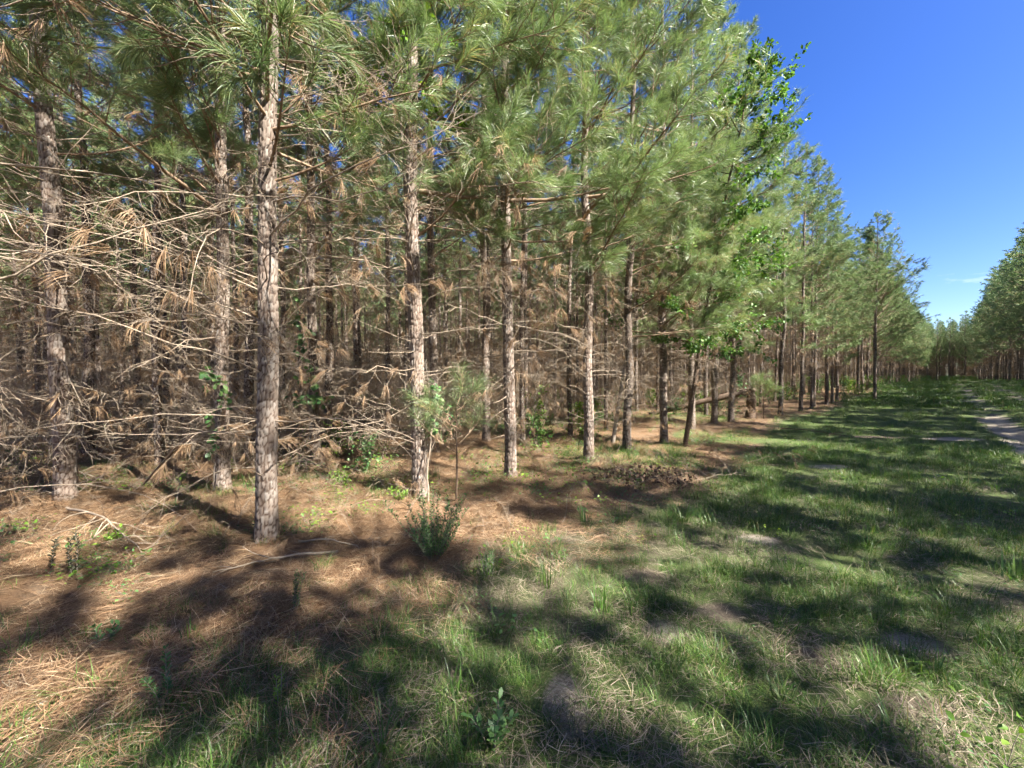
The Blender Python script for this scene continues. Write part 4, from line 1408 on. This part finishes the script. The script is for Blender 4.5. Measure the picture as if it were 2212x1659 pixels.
limb_between('grey limb on the straw behind the pale central trunk', at(1040, 955), at(1180, 935), 0.12, 0.016, 1009, None, 6)
limb_between('dark limb on the grass edge right of the broken stump', at(1690, 930), at(1830, 945), 0.05, 0.02, 1010, M_DARKWOOD, 10)
limb_between('bent vine-like stick leaning on the second front trunk', at(925, 1095), (-1.05, 5.15), 0.25, 0.012, 1011, None, 3, 0, 0.02, 1.3)

# ------------------------------------------------------------------ brush pile
x, y = at(1390, 1040)
e = link('brush_pile', None, None, (x, y, gz(x, y))); tag(e, 'heap of dark brown dead brush at the straw edge by the front pines', 'brush pile')
rng = np.random.default_rng(1021)
for q in range(26):
    k = int(rng.integers(0, 18))
    o = link('brush_twig', DEAD_ME[k], e, (rng.normal(0, 0.45), rng.normal(0, 0.28), rng.uniform(0.02, 0.14)), (rng.uniform(-0.6, 0.6), -rng.uniform(-0.1, 0.65), rng.uniform(0, 6.28)), rng.uniform(0.3, 0.55))
m = 600
bs = np.stack([rng.normal(0, 0.45, m), rng.normal(0, 0.3, m), rng.uniform(0, 1, m) ** 1.6 * 0.26], 1)
bs[:, 2] *= np.exp(-(bs[:, 0] / 0.8) ** 2 - (bs[:, 1] / 0.5) ** 2)
Vl, Fl, a = leaf_geo(bs, rng.normal(0, 1, (m, 3)), rng.normal(0, 1, (m, 3)), 0.07, 0.035, rng, 0.5)
M_DEADLEAF = leaf_mat('dead_leaves', [(0.0, (0.05, 0.03, 0.02)), (0.6, (0.11, 0.07, 0.045)), (1.0, (0.2, 0.13, 0.08))], 0.7, 0.1, (1, 0.8, 0.6))
lf = Geo(); lf.add(Vl, Fl, 0, a); o = link('dead_leaves', lf.mesh('dead_leaves', [M_DEADLEAF]), e); o['kind'] = 'stuff'

# ------------------------------------------------------------------ pale stones
for px, py, sz, lb in ((62, 1522, 0.022, 'largest pale stone in the shaded straw at lower left'), (78, 1535, 0.016, 'small pale stone right of the largest one at lower left'),
                       (68, 1545, 0.013, 'tiny pale stone below the largest one at lower left'), (45, 1572, 0.012, 'lowest of the pale stones at the left edge'),
                       (1925, 1105, 0.03, 'white stone in the grass of the right middle distance')):
    x, y = at(px, py); rng = np.random.default_rng(int(px))
    u, v = np.meshgrid(np.linspace(0, 2 * math.pi, 11)[:-1], np.linspace(0.05, math.pi - 0.05, 7))
    P = np.stack([np.sin(v) * np.cos(u), np.sin(v) * np.sin(u) * 0.8, np.cos(v) * 0.6], -1).reshape(-1, 3) * (sz * (1 + 0.25 * (rng.random((70, 1)) - 0.5)))
    F = []
    for a_ in range(6):
        for b_ in range(10):
            p0, p1, p2, p3 = a_ * 10 + b_, a_ * 10 + (b_ + 1) % 10, (a_ + 1) * 10 + (b_ + 1) % 10, (a_ + 1) * 10 + b_
            F += [[p0, p3, p2], [p0, p2, p1]]
    o = link('stone', mk_mesh('stone', P, F, [M_STONE]), None, (x, y, gz(x, y) + sz * 0.35)); tag(o, lb, 'stone', 'pale stones')
